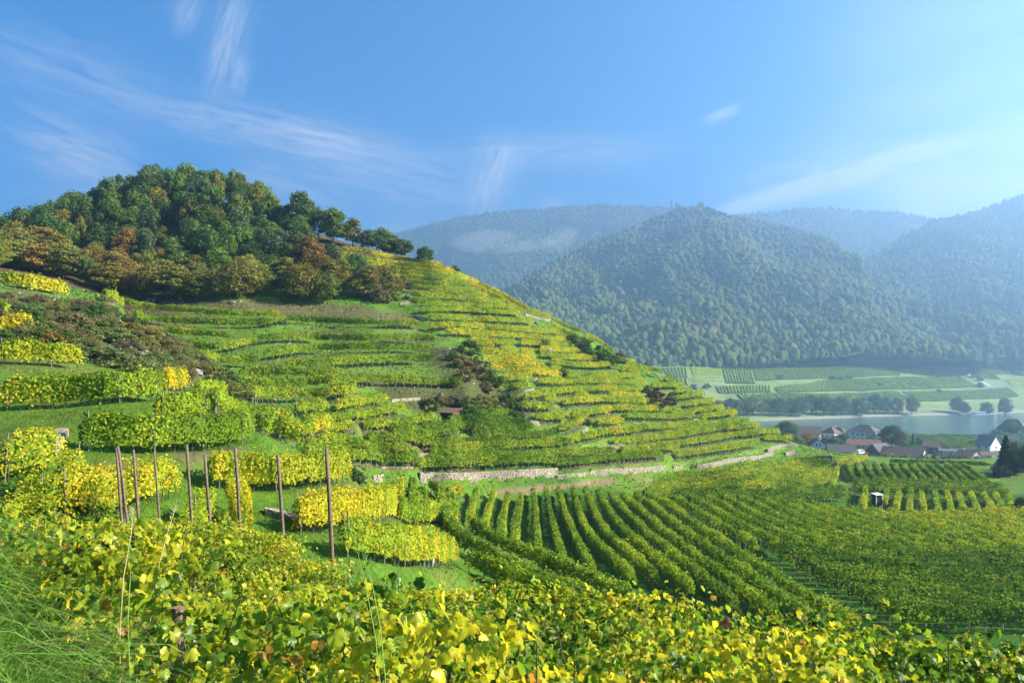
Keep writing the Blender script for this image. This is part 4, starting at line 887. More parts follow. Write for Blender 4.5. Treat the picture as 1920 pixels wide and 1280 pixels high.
for k in range(4):
    path = FG + FGN * 1.95 * k
    if k >= 3: path = path[1:]
    path = resample(path, .5); path = np.c_[path, sample(ZG, path[:, 0], path[:, 1])]
    ok = np.hypot(path[:, 0], path[:, 1]) > 2.7; path = path[ok]
    if k >= 2: path = path[(path[:, 0] / path[:, 1] > -.69) & (path[:, 1] < 31) & ~((path[:, 0] < -.52 * path[:, 1]) & (path[:, 1] < 8.2)) & (HY - (path[:, 2] + 1.72) / path[:, 1] * F > np.interp(CX + path[:, 0] / path[:, 1] * F, [0, 150, 300, 500, 960], [950, 972, 1002, 1030, 1085]))]
    org = path[0].copy(); root = empty('vine_row', tuple(org)); tag(root, FGL[k], 'vine row', 'foreground vine rows')
    lp = path - org
    Ls = np.linalg.norm(np.diff(lp, axis=0), axis=1).sum()
    n = int(Ls * 470); t = rng.random(n) * Ls; c, d, s, _ = row_frame(lp, t)
    H = 1.62 + .16 * (vnoise(t / .8 + k * 31, t * 0) - .5) * 2 + .1 * (vnoise(t / 2.9 + k * 11, t * 0 + 3) - .5)
    W = .5 + .16 * vnoise(t / .7 + k * 5, t * 0 + 8)
    u = rng.random(n); z = np.where(u < .42, H * rng.uniform(.86, 1.02, n), .35 + (H - .35) * rng.random(n))
    shoot = rng.random(n) < .035; z = z + shoot * rng.random(n) * .28
    off = rng.normal(0, .48, n) * W
    P_ = c + s * off[:, None]; P_[:, 2] += z
    # clumps: pull leaves towards shoot lines
    nrm = s * np.sign(off)[:, None] * .7 + np.array([0, 0, .75]) + rng.normal(0, .55, (n, 3))
    ax, by, nz_ = frame_from(nrm, n)
    size = rng.uniform(.07, .13, n) * (.75 + .35 * rng.random(n))
    wp = P_ + org; dist = np.hypot(wp[:, 0], wp[:, 1])
    y = .53 + 1.0 * (vnoise(t / .9 + 3 * k, z * 2.2) - .5) + .27 * rng.normal(size=n) + .1 * (vnoise(t / 4 + k, t * 0) - .5)
    # the leaves that show largest become objects of their own
    px = CX + wp[:, 0] / wp[:, 1] * F; py = HY - wp[:, 2] / wp[:, 1] * F
    vis = (px > -10) & (px < 1930) & (py < 1300) & (wp[:, 1] > 1)
    score = np.where(vis, size / dist * (1 + .8 * (z > .8 * H)) * (1 + .4 * (off * s[:, 1] < 0)), 0); big = np.zeros(n, bool); big[np.argsort(-score)[:300]] = True; big &= vis
    for i in np.nonzero(big)[0]:
        me = leaf_object_mesh(int(rng.integers(5)), int(np.clip(y[i] * 6, 0, 5)))
        Mx = Matrix.Identity(4)
        for a_, v_ in enumerate((ax[i], by[i], nz_[i])):
            for b_ in range(3): Mx[b_][a_] = float(v_[b_]) * float(size[i])
        Mx.translation = Vector(P_[i]); ob = link('leaf', me, root); ob.matrix_local = Mx
    rest = ~big
    vs_, fs_, cs_ = [], [], []; b0 = 0
    lod = np.where(dist < 11, 2, np.where(dist < 24, 1, 0))
    for kind, temps in ((2, LEAF2), (1, LEAF1)):
        sel = np.nonzero(rest & (lod == kind))[0]; pick = rng.integers(0, len(temps), len(sel))
        for q, (tv, tri, e) in enumerate(temps):
            ii = sel[pick == q]
            if not len(ii): continue
            M3 = np.stack([ax[ii], by[ii], nz_[ii]], 1)
            v = np.einsum('vk,nkj->nvj', tv, M3) * size[ii][:, None, None] + P_[ii][:, None]
            fs_.append((tri[None] + (np.arange(len(ii)) * len(tv))[:, None, None] + b0).reshape(-1, 3)); b0 += v.shape[0] * v.shape[1]
            vs_.append(v.reshape(-1, 3)); c0 = near_cols(y[ii], len(ii)); cc = np.repeat(c0[:, None], len(tv), 1)
            rim = (rng.random(len(ii)) < .3)[:, None, None] * e[None, :, None]
            cs_.append((cc * (1 - rim * .5) + np.array((.5, .40, .03)) * rim * .5).reshape(-1, 3))
    ii = np.nonzero(rest & (lod == 0))[0]
    if len(ii):
        ii = ii[rng.random(len(ii)) < .62]
        v, f, cc = card_quads(P_[ii], nrm[ii], size[ii] * 1.35, near_cols(y[ii], len(ii)))
        tri = np.concatenate([f[:, [0, 1, 2]], f[:, [0, 2, 3]]]) + b0; vs_.append(v); fs_.append(tri); cs_.append(cc)
    fo = link('foliage', fast_mesh('foliage', np.concatenate(vs_), np.concatenate(fs_), np.concatenate(cs_), smooth=True), root, M_leafnear); fo['kind'] = 'stuff'
    for t in np.arange(.5, Ls, .55):
        c, d, s, _ = row_frame(lp, np.array([t])); c = c[0] + rng.normal(0, .1, 3) * [1, 1, 0] + [0, 0, .62]
        if np.hypot(*(c + org)[:2]) < 14: link('cane', cane_meshes[int(rng.integers(4))], root, loc=tuple(c), rot=(rng.normal(0, .35), rng.normal(0, .35), rng.random() * 6))
    for t in np.arange(1.2, Ls, 1.15):
        c, d, s, _ = row_frame(lp, np.array([t])); link('vine_stem', vine_stem, root, loc=tuple(c[0]), rot=(rng.normal(0, .1), rng.normal(0, .1), rng.random() * 6))
    for t in np.arange(2.2, Ls, 4.6):
        c, d, s, _ = row_frame(lp, np.array([t])); link('post', fg_post, root, loc=tuple(c[0]), rot=(rng.normal(0, .03), rng.normal(0, .03), 0))
    for hw in (.75, 1.25):
        mb = Mesher(); mb.tube([tuple(q + [0, 0, hw]) for q in lp[::3]], .0025, 4); link('wire', mb.mesh('wire', M_wire), root)

# grass: arching blades on the bank at the left, shorter grass on the terrace banks
M_grass = leaf_mat('grass_blade', trans=.32, gloss=.05, rough=.45)
def blades(base, length, width, lean, nseg, cols, droop=1.0):
    n = len(base); ph = rng.random(n) * 2 * pi
    dirv = np.stack([np.cos(ph) * .6 + lean[0], np.sin(ph) * .6 + lean[1], 0 * ph], -1); dirv /= np.linalg.norm(dirv, axis=1, keepdims=True)
    side = np.stack([-dirv[:, 1], dirv[:, 0], 0 * ph], -1) + np.array([.3, 0, .1]) * rng.normal(size=(n, 1)); side /= np.linalg.norm(side, axis=1, keepdims=True)
    bend = rng.uniform(.35, 1.1, n) * droop
    rows = []
    for j in range(nseg + 1):
        f = j / nseg; a = bend * f * 1.25
        p = base + dirv * (length * (f * .25 + np.sin(a) * f * .62))[:, None] + np.array([0, 0, 1.0]) * (length * (f * np.cos(a * .95)))[:, None]
        w = (width * (1 - f) ** .7 * .5)[:, None]
        rows.append(p - side * w); rows.append(p + side * w)
    v = np.stack(rows, 1); m_ = 2 * (nseg + 1)
    f = np.concatenate([np.arange(n)[:, None] * m_ + np.array([2 * j, 2 * j + 1, 2 * j + 3, 2 * j + 2]) for j in range(nseg)])
    return v.reshape(-1, 3), f, np.repeat(cols, m_, 0)
n = 15000
bx = rng.uniform(-5.2, -1.25, n); by_ = rng.uniform(2.4, 8.6, n)
keep = (bx < -.52 * by_ - .05 + .15 * rng.normal(size=n)) & (by_ < 6.8); bx, by_ = bx[keep], by_[keep]; n = len(bx)
base = np.stack([bx, by_, sample(ZG, bx, by_) - .03], -1)
gc = np.array((.14, .28, .035)) * rng.uniform(.65, 1.35, (n, 1)); dry = rng.random(n) < .06; gc[dry] = np.array((.36, .29, .12)) * rng.uniform(.7, 1.1, (dry.sum(), 1))
v, f, c = blades(base, rng.uniform(.45, 1.15, n), rng.uniform(.006, .013, n), (.8, -.15), 5, gc, 1.15)
tag(link('grass', fast_mesh('grass', v, f, c), mat=M_grass), 'long arching green grass on the bank at the lower left', 'grass', kind='stuff')
n = 50000
bx = rng.uniform(-38, 6, n); by_ = rng.uniform(20, 62, n)
keep = (fbm(bx / 3, by_ / 3, 2) > .3) & (np.abs(bx) < .68 * by_ + 2); bx, by_ = bx[keep], by_[keep]; n = len(bx)
base = np.stack([bx, by_, sample(ZG, bx, by_) - .03], -1)
gc = np.array((.068, .155, .015)) * rng.uniform(.6, 1.4, (n, 1)); dry = rng.random(n) < .12; gc[dry] = np.array((.22, .19, .06)) * rng.uniform(.7, 1.2, (dry.sum(), 1))
v, f, c = blades(base, rng.uniform(.15, .5, n), rng.uniform(.018, .04, n), (.3, -.3), 1, gc)
tag(link('grass', fast_mesh('grass', v, f, c), mat=M_grass), 'short uneven grass on the terrace banks behind the poles', 'grass', kind='stuff')
n = 70000
bx = rng.uniform(-75, 80, n); by_ = 72 + 135 * rng.random(n) ** .9
zz = sample(ZG, bx, by_); pyy = HY - zz / by_ * F
keep = (np.abs(bx) < .66 * by_ + 2) & (pyy > 440) & ((fbm(bx / 4, by_ / 4, 3) > .36)) & ~((gcol[np.clip(np.searchsorted(GY, by_), 0, len(GY) - 1), np.clip(np.searchsorted(GX, bx), 0, len(GX) - 1)].sum(1) < .13)) & ~((zz < -15.2) & (bx > -2) & (by_ < 112 + .25 * bx))
bx, by_ = bx[keep], by_[keep]; n = len(bx)
base = np.stack([bx, by_, sample(ZG, bx, by_) - .04], -1)
ccol = gcol[np.clip(np.searchsorted(GY, by_), 0, len(GY) - 1), np.clip(np.searchsorted(GX, bx), 0, len(GX) - 1)]
tone = fbm(bx / 6 + 3, by_ / 6, 3); dry = (rng.random(n) < .5 * sstep(.45, .7, tone))[:, None]
gc = np.where(dry, np.array((.20, .17, .07)) * rng.uniform(.6, 1.2, (n, 1)), ccol * rng.uniform(.6, 1.3, (n, 1)))
hgt = rng.uniform(.08, .30, n); wd = rng.uniform(.12, .28, n); a_ = rng.random(n) * 6.283; sx = np.stack([np.cos(a_), np.sin(a_), 0 * a_], -1) * wd[:, None]; tip = np.stack([rng.normal(0, .12, n), rng.normal(0, .12, n) - .08, hgt], -1)
v = np.stack([base - sx, base + sx, base + tip], 1).reshape(-1, 3)
tag(link('grass', fast_mesh('grass', v, np.arange(3 * n).reshape(n, 3), np.repeat(gc, 3, 0)), mat=M_grass), 'rough green and dry grass on the terrace banks of the hill', 'grass', kind='stuff')
M_straw = simple('dry_stalk', (.42, .36, .18), .8, .2, 8); M_stalk = simple('green_stalk', (.16, .28, .05), .7, .2, 8)
for pts, mt, lab in [([(282,1160,5.0),(300,1050,5.1),(318,985,5.2),(332,945,5.3)],M_straw,'pale dry grass stalk with feathery head, at the edge of the left grass bank'),
                     ([(225,1180,4.6),(232,1080,4.7),(246,1000,4.8),(250,955,4.9)],M_straw,'second dry grass stalk, just left of the feathery one'),
                     ([(712,1280,3.4),(705,1200,3.5),(690,1120,3.6),(672,1040,3.7),(655,985,3.8)],M_stalk,'tall green grass stalk bending over the vines right of the last pole'),
                     ([(722,1270,3.5),(714,1180,3.6),(697,1090,3.7),(680,1030,3.8)],M_stalk,'shorter green grass stalk beside the tall one over the vines'),
                     ([(243,1250,4.0),(240,1160,4.1),(244,1085,4.2),(248,1030,4.2)],M_stalk,'green stalk rising among the leaves right of the grass bank')]:
    pp = [Vector(PT(*q)) for q in pts]; o = pp[0].copy(); o.z = min(o.z, o.z); root = empty('grass_stalk', tuple(o)); tag(root, lab, 'grass stalk', 'tall grass stalks')
    low = Vector((pp[0].x, pp[0].y, ground(pp[0].x, pp[0].y))) - o
    mb = Mesher(); mb.tube([low] + [q - o for q in pp], [.003] + [.0028 - .0004 * j for j in range(len(pp))], 5); link('stem', mb.mesh('stem', mt), root)
    mb = Mesher()
    for j in range(16):
        f = j / 16; a = pp[-1] - o + (pp[-2] - pp[-1]) * (f * .55); dv = Vector((random.uniform(-1, 1), random.uniform(-.5, .5), .9)).normalized() * .035
        mb.tube([a, a + dv], [.0025, .001], 4)
    link('seed_head', mb.mesh('seed_head', mt), root)

# ------------------------------------------------------------------ wooden poles behind the first vines
POLES = [(218,838,978,27.5,'leftmost tall wooden pole behind the foreground vines'),(221,836,975,27,'second tall wooden pole from the left, leaning across its neighbour'),(224,846,974,28,'thin tall pole crossing the two leftmost poles'),
  (250,843,977,26,'fourth tall wooden pole from the left, standing alone'),(289,847,979,25.5,'thin tall wooden pole, fifth from the left'),(350,833,988,24,'sixth tall wooden pole from the left, taller than its neighbours'),
  (384,853,992,23.5,'seventh wooden pole from the left, lower than both its neighbours'),(441,840,1002,22,'eighth wooden pole from the left, thick and tall'),
  (521,853,1012,20,'wooden pole second from the right of the pole line'),(612,840,1048,17,'rightmost and nearest of the tall wooden poles')]
for (px, pt, pb, d, lab) in POLES:
    top = Vector(PT(px, pt, d)); leanx = (13 if px > 230 else 22 if px == 221 else 12) / F * d * .75
    gz = ground(top.x + leanx, d); base = Vector((top.x + leanx * (top.z - gz) / ((pb - pt) / F * d), d + .05, gz))
    root = empty('wooden_pole', tuple(base)); tag(root, lab, 'wooden pole', 'tall wooden poles behind the foreground vines')
    mb = Mesher(); tp = top - base; w = .045 if px not in (289, 224) else .035
    pp = [Vector((0, 0, -.4)) - tp * .02] + [tp * f + Vector((random.uniform(-.012, .012), random.uniform(-.012, .012), 0)) for f in (0, .25, .5, .75)] + [tp]
    mb.tube(pp, [w * 1.1, w * 1.08, w * 1.04, w, w * .96, w * .9], 9); link('shaft', mb.mesh('shaft', M_wood, True), root)
    mb = Mesher(); ax_ = tp.normalized()
    mb.tube([tp * .62, tp * .62 + ax_ * .05], w * 1.12, 9); link('wire_tie', mb.mesh('wire_tie', M_wire), root)
# ------------------------------------------------------------------ trees and bushes
def tree_mat(name, trans=.28):
    m, N, L = new_mat(name); o = N.new('ShaderNodeOutputMaterial'); d = N.new('ShaderNodeBsdfDiffuse'); t = N.new('ShaderNodeBsdfTranslucent'); mx = N.new('ShaderNodeMixShader')
    mx.inputs[0].default_value = trans; L.new(d.outputs[0], mx.inputs[1]); L.new(t.outputs[0], mx.inputs[2]); L.new(mx.outputs[0], o.inputs[0])
    a = N.new('ShaderNodeAttribute'); a.attribute_name = 'Col'; oi = N.new('ShaderNodeObjectInfo')
    mu = N.new('ShaderNodeVectorMath'); mu.operation = 'MULTIPLY'; L.new(a.outputs['Color'], mu.inputs[0]); L.new(oi.outputs['Color'], mu.inputs[1])
    L.new(mu.outputs[0], d.inputs[0]); L.new(mu.outputs[0], t.inputs[0]); return m
M_tree = tree_mat('tree_foliage')
def crown_mesh(seed, style, ncl, per, leaf):
    """foliage of a tree of height 1: leaf clumps spread through the crown; styles: round, tall, willow, bush, conifer, layered"""
    r_ = np.random.default_rng(seed)
    if style == 'conifer':
        n = ncl * per; f = r_.random(n) ** 1.25; z = .06 + .94 * f
        lay = .5 + .5 * np.abs(np.sin(z * 34 + r_.normal(0, .3, n)))
        rad = .25 * (1 - f) ** .8 * lay * np.sqrt(r_.uniform(.25, 1, n)) + .01; a = r_.random(n) * 2 * pi
        P_ = np.stack([np.cos(a) * rad, np.sin(a) * rad, z - rad * .35], -1); nrm = np.stack([np.cos(a), np.sin(a), .6 + 0 * a], -1) + r_.normal(0, .4, (n, 3))
        br = r_.uniform(.7, 1.3, (n, 1))
    else:
        rx, z0, z1 = {'round': (.42, .10, 1.0), 'tall': (.30, .08, 1.0), 'willow': (.48, .02, 1.0), 'bush': (.62, -.35, .95), 'layered': (.46, .02, 1.0), 'spiky': (.62, -.3, .8)}[style]
        cz = (z0 + z1) / 2; hz = (z1 - z0) / 2
        q = r_.normal(size=(ncl, 3)); q /= np.linalg.norm(q, axis=1, keepdims=True); q *= r_.uniform(.35, .92, (ncl, 1)) ** .6
        q[:, 2] = np.where((q[:, 2] < -.75) & (style not in ('bush', 'spiky')), -q[:, 2], q[:, 2])
        taper = 1 - .35 * np.clip(q[:, 2], 0, 1)
        cc = np.stack([q[:, 0] * rx * taper, q[:, 1] * rx * taper, cz + q[:, 2] * hz * .9], -1) + r_.normal(0, .02, (ncl, 3))
        cr = r_.uniform(.08, .19, ncl) * (1.15 if style in ('bush', 'willow') else 1)
        g = r_.normal(size=(ncl, per, 3)); g /= np.linalg.norm(g, axis=2, keepdims=True); rr = r_.uniform(.35, 1.05, (ncl, per, 1)) ** .55
        sc = np.array([1, 1, .75]) if style != 'layered' else np.array([1.35, 1.35, .32])
        P_ = (cc[:, None] + g * rr * cr[:, None, None] * sc).reshape(-1, 3); nrm = (g + np.array([0, 0, .5]) + r_.normal(0, .45, g.shape)).reshape(-1, 3)
        clb = r_.uniform(.72, 1.28, (ncl, 1)); br = np.repeat(clb, per, 0) * r_.uniform(.75, 1.25, (ncl * per, 1))
        if style in ('bush', 'spiky'): P_[:, 2] = np.maximum(P_[:, 2], r_.uniform(-.02, .12, len(P_)))
        if style == 'spiky':
            P_[:, 2] *= r_.uniform(.7, 1.15, len(P_)); 
    n = len(P_); hue = np.stack([1 + r_.normal(0, .10, n), np.ones(n), 1 + r_.normal(0, .1, n)], -1)
    global rng; keep = rng; rng = r_
    v, f, c = card_quads(P_, nrm, leaf * r_.uniform(.65, 1.35, n), np.clip(br * hue, .2, 2)); rng = keep
    return fast_mesh('crown', v, f, c)
def trunk_mesh(seed, style):
    r_ = random.Random(seed); mb = Mesher()
    h = .8 if style in ('tall', 'conifer') else .6
    mid = [(0, 0, -.06)] + [(r_.uniform(-.015, .015), r_.uniform(-.015, .015), h * f) for f in (.2, .5, .8, 1)]
    mb.tube(mid, [.030, .024, .020, .014, .005], 7)
    if style != 'conifer':
        for k in range(6):
            a = r_.random() * 6.28; z = r_.uniform(.2, .5); l = r_.uniform(.18, .32)
            mb.tube([(0, 0, z), (cos(a) * l * .5, sin(a) * l * .5, z + l * .5), (cos(a) * l, sin(a) * l, z + l * .8)], [.012, .008, .003], 5)
    return mb.mesh('trunk', M_bark)
CROWNS = {s: [(crown_mesh(100 * i + hash_, s, ncl, per, leaf), trunk_mesh(i, s)) for i in range(nv)] for hash_, (s, ncl, per, leaf, nv) in
          enumerate([('round', 58, 80, .046, 5), ('tall', 50, 80, .043, 3), ('willow', 70, 75, .04, 4), ('bush', 46, 70, .065, 5), ('conifer', 50, 80, .05, 2), ('layered', 66, 68, .047, 4), ('spiky', 60, 70, .05, 4)])}
for s in CROWNS:
    for c, t in CROWNS[s]: c.materials.append(M_tree)
def plant(name, cat, style, x, y, h, wide, col, label, group, z=None, v=None, bare=None):
    z = (ground(x, y) if z is None else z) - .05
    root = empty(name, (x, y, z)); tag(root, label, cat, group)
    c, t = CROWNS[style][int(rng.integers(len(CROWNS[style]))) if v is None else v]
    rz = rng.random() * 6.28
    o = link('crown' if name == 'tree' else 'foliage', c, root, rot=(0, 0, rz), scale=(h * wide, h * wide, h)); o.color = (*col, 1)
    link('trunk' if name == 'tree' else 'stem', t, root, rot=(0, 0, rz), scale=(h * .9, h * .9, h))
    return root
def pix_plant(name, cat, style, px, pb, pt, wide, col, label, group, dmin=55, dmax=320, sink=0.0, **kw):
    p = hit(px, pb, 0, dmin, dmax)[0]; h = max(.5, (pb - pt) / F * p[1]) * (1.22 if name == 'tree' else 1.1)
    return plant(name, cat, style, p[0], p[1], h, wide, col, label, group, ground(p[0], p[1]) - sink, **kw)
DG = (.075, .120, .028); MG = (.115, .170, .032); OL = (.175, .170, .034); YO = (.215, .17, .036); RU = (.20, .115, .034); BG = (.085, .120, .048); LG = (.13, .17, .05)
# --- wood on the hill: one tree about every 5 m
cand = []
tries = rng.uniform((-175, 112), (8, 236), (9000, 2))
zt = sample(ZG, tries[:, 0], tries[:, 1]); tpx = CX + tries[:, 0] / tries[:, 1] * F; tpy = HY - zt / tries[:, 1] * F
edge_x = [-40, 0, 60, 120, 200, 300, 420, 560, 640, 690, 720, 745]; edge_y = [505, 505, 512, 530, 549, 562, 567, 567, 566, 566, 562, 552]
top_x = [-40, 430, 470, 510, 540, 600, 640, 700, 760]; top_y = [0, 0, 388, 428, 445, 475, 512, 535, 556]
ok = (tpy < np.interp(tpx, edge_x, edge_y)) & (tpy > np.interp(tpx, top_x, top_y)) & (tpx > -60) & (tpx < 742) & ((tpx < 575) | (tries[:, 1] < 180)) & ((tpx > 130) | (tries[:, 1] > 116))
tries = tries[ok]; tpx = tpx[ok]; tpy = tpy[ok]
for (x, y), a, b in zip(tries, tpx, tpy):
    sp = 3.9 if y < 190 else 4.7
    if all((x - u[0]) ** 2 + (y - u[1]) ** 2 > sp * sp for u in cand): cand.append((x, y, a, b))
cand.sort(key=lambda c: c[1])
print('wood trees', len(cand))
WORDC = {DG: 'dark green', MG: 'mid green', OL: 'olive', YO: 'yellow-brown', RU: 'rust orange', BG: 'bluish green'}
WOOD = []
for x, y, a, b in cand[:290]:
    low = b > np.interp(a, edge_x, edge_y) - 42
    q = rng.random()
    if low: col = YO if q < .13 else OL if q < .58 else MG if q < .80 else DG if q < .95 else RU
    else: col = DG if q < .38 else MG if q < .70 else BG if q < .82 else OL if q < .955 else RU if q < .97 else YO
    if a < 120 and q > .4: col = OL if q < .8 else MG
    h = rng.uniform(6.0, 8.5) if low else rng.uniform(7.5, 11.0)
    st = ('layered' if rng.random() < .6 else 'willow') if low and q < .8 else 'round' if rng.random() < .5 else 'tall' if rng.random() < .6 else 'willow'
    where = 'along the lower edge of the hillside wood' if low else 'along the crest of the hillside wood' if y > 208 else 'in the upper half of the hillside wood' if y > 190 else 'in the lower half of the hillside wood'
    WOOD.append((where, a, x, y, h, st, low, col))
WOOD.sort(key=lambda w: (w[0], w[1])); seen_ = {}
for where, a, x, y, h, st, low, col in WOOD:
    k = seen_.get(where, 0); seen_[where] = k + 1
    jc = np.array(col) * rng.uniform(.88, 1.14, 3) * rng.uniform(.85, 1.15)
    plant('tree', 'tree', st, x, y, h, rng.uniform(.62, 1.05) * (1.1 if low else 1), tuple(jc), f'{WORDC[col]} tree {where}, {ordinal(k)} from the left', 'trees of the hillside wood')
for px, pb, pt, wd, st, col, lab in [
    (565,448,374,.85,'round',DG,'lone tall dark tree standing clear on the skyline right of the wood'),(598,448,400,1,'round',BG,'leafy tree on the ridge just right of the lone skyline tree'),
    (625,458,402,1.05,'round',MG,'bushy green tree above the topmost yellow vines, left of the ridge group'),(662,465,418,1,'tall',OL,'slender brownish tree in the ridge group above the yellow vines'),
    (690,472,434,1.0,'round',BG,'small bluish tree in the middle of the ridge group'),(718,478,436,1.1,'round',MG,'airy green tree right of the middle of the ridge group'),
    (752,486,452,1.2,'round',DG,'dark round tree at the right end of the ridge group'),(735,482,446,1.0,'round',BG,'tree squeezed between the last two of the ridge group'),
    (795,499,468,1.15,'round',DG,'small dark tree standing alone on the ridge below the group'),
    (95,428,376,.9,'conifer',DG,'dark spruce poking above the left end of the wood'),(72,432,392,.9,'conifer',DG,'smaller dark spruce at the left end of the wood')]:
    if px < 100: plant('tree', 'tree', st, *PT(px, 0, 212)[:2], (pb - pt) / F * 212 + 3, wd, col, lab, None)
    else: pix_plant('tree', 'tree', st, px, pb, pt, wd, col, lab, 'ridge trees', 150, 240)
BR = (.135, .125, .06); PU = (.12, .055, .045)
SC = (.165, .165, .052)
B = []
for px, pb, pt, wd, st, col, lab in [
    (825,504,492,1.3,'bush',DG,'low dark bush on the ridge beside the square stone end'),(851,510,496,1.5,'bush',DG,'rounded bush on the ridge where it starts to drop'),
    (1082,650,628,2.3,'bush',DG,'wide dark bush just under the ridge vines'),(1068,640,626,1.2,'bush',BG,'dark bush left of the wide one under the ridge vines'),(1112,668,645,2.0,'bush',DG,'dark bush below the wide one, toward the ridge end'),
    (1130,682,656,1.8,'bush',DG,'largest dark bush below the ridge vines'),(1147,682,662,1.7,'bush',DG,'dark bush next to the brown one near the ridge'),(1163,678,657,1.3,'bush',BR,'brownish bush on the ridge near its end'),
    (1212,690,678,1.4,'bush',DG,'small dark bush on the ridge against the far vineyards'),(1228,766,732,1.5,'bush',PU,'purple-brown bush half-way down the right terraces'),(1258,758,737,1.1,'bush',DG,'small green shrub right of the purple-brown bush'),
    (1215,742,722,1.2,'bush',MG,'green shrub above the purple-brown bush'),(1056,706,692,1.5,'bush',MG,'small green bush beside the rail track on the right terraces'),(1014,652,632,1.6,'spiky',MG,'pale green willow-like bush on the right terraces'),
    (880,664,634,1.2,'bush',DG,'dark leafy bush at the top of the scrub gully'),(848,676,656,1.3,'bush',DG,'low bush at the left of the scrub gully'),(866,690,664,1.3,'bush',SC,'grey-green bush in the scrub gully'),(890,700,668,1.2,'bush',BR,'brown bush in the scrub gully'),
    (905,712,684,1.3,'bush',DG,'dark bush low in the scrub gully'),(925,722,696,1.3,'bush',DG,'dark bush at the right edge of the scrub gully'),(872,712,690,1.4,'bush',SC,'olive scrub in the middle of the gully'),(845,720,704,1.6,'bush',BR,'brown scrub left in the gully'),
    (910,732,712,1.4,'bush',SC,'scrub at the foot of the gully'),(950,776,733,1.0,'bush',DG,'big dark round bush right of the hut rocks'),(925,768,742,1.3,'bush',SC,'olive bush left of the big round one'),(900,762,736,1.4,'bush',SC,'scrub bush on the rocks above the vines'),
    (876,764,740,1.4,'bush',SC,'scrub bush right above the hut roof'),(850,758,738,1.4,'bush',BR,'brownish scrub above the hut'),(826,756,738,1.4,'bush',SC,'scrub behind the hut, left side'),(806,770,744,1.2,'bush',DG,'dark bush left of the hut'),
    (795,760,746,1.4,'bush',BR,'low brown scrub at the left end of the hut rocks'),(970,790,770,1.3,'bush',DG,'dark low bush running down right of the round one'),(985,800,786,1.4,'bush',DG,'small dark bush beside the white boulders'),
    (1103,800,790,1.4,'bush',DG,'small bush in the middle of the lower right terraces'),(343,762,742,1.4,'bush',PU,'dark red shrub at the end of the near terraces'),(372,768,752,1.6,'bush',PU,'low reddish scrub right of the dark red shrub'),
    (428,724,690,1.2,'bush',DG,'dark bush at the tip of the scrub slope'),(455,758,744,1.4,'bush',BR,'low brown scrub at the left end of a terrace row'),
    (690,558,520,1.0,'bush',DG,'dark bush at the right end of the wood'),(715,566,538,1.2,'bush',BR,'brown bush at the right end of the wood'),(738,562,544,1.2,'bush',OL,'olive bush where the wood meets the right vines'),
    (672,905,882,1.4,'bush',BG,'low bush on the bank left of the small stone block'),(660,892,874,1.4,'bush',DG,'dark low bush on the bank behind the golden vines'),
    (800,790,778,1.4,'bush',DG,'low dark bush at the foot of the hut path')]:
    pix_plant('bush', 'bush', st, px, pb, pt, wd, tuple(np.array(col) * rng.uniform(.85, 1.15, 3)), lab, 'bushes on the terraced hill', 50, 240)
# scrub slope at the left: many bushes
cnt = 0; SN = {}
for _ in range(4000):
    px = rng.uniform(-20, 450); lo = np.interp(px, [-20, 60, 150, 260, 340, 450], [600, 612, 662, 712, 712, 742]); hi = np.interp(px, [-20, 0, 120, 200, 300, 450], [550, 550, 570, 580, 632, 732])
    py = rng.uniform(hi, lo)
    p = hit(px, py, 0, 52, 140)[0]
    if any((p[0] - q[0]) ** 2 + (p[1] - q[1]) ** 2 < 2.3 ** 2 for q in B): continue
    B.append(p); q = rng.random(); g = fbm(np.array(px / 70), np.array(py / 50), 2)
    col, w = (DG, 'dark green') if q < .22 else (SC, 'olive') if q < .62 else (LG, 'light green') if q < .82 else (BR, 'brown') if q < .97 else (YO, 'yellowish')
    where = 'high on the scrub slope' if py < hi + 18 else 'low on the scrub slope' if py > lo - 20 else 'midway up the scrub slope'
    sd = 'near the left edge' if px < 130 else 'left of the pale rocks' if px < 270 else 'right of the pale rocks'
    plant('bush', 'bush', 'spiky' if q > .45 else 'bush', p[0], p[1], rng.uniform(1.0, 2.1), rng.uniform(1.3, 2.0), tuple(np.array(col) * rng.uniform(.8, 1.2, 3)), f'{w} bush {where}, {sd}, {ordinal(SN.setdefault((w, where, sd), -1) + 1)} such', 'bushes of the scrub slope', p[2] - .15)
    SN[(w, where, sd)] += 1
    cnt += 1
    if cnt > 118: break
print('scrub', cnt)
for px, pb, wd, lab in [(100,655,1.3,'orange-leaved shrub above the bright yellow vines at the left'),(80,648,1.3,'dark green shrub left of the orange one'),(130,660,1.3,'olive shrub right of the orange one'),(40,640,1.3,'green scrub under the small golden vine row'),(10,648,1.4,'dark scrub at the left edge above the yellow vines'),(60,632,1.3,'olive scrub right of the small golden vine row')]:
    pix_plant('bush', 'bush', 'bush', px, pb, pb - 34, wd, (.19, .11, .025) if 'orange-leaved' in lab else DG if 'dark' in lab else SC, lab, 'bushes above the left vines', 52, 110)
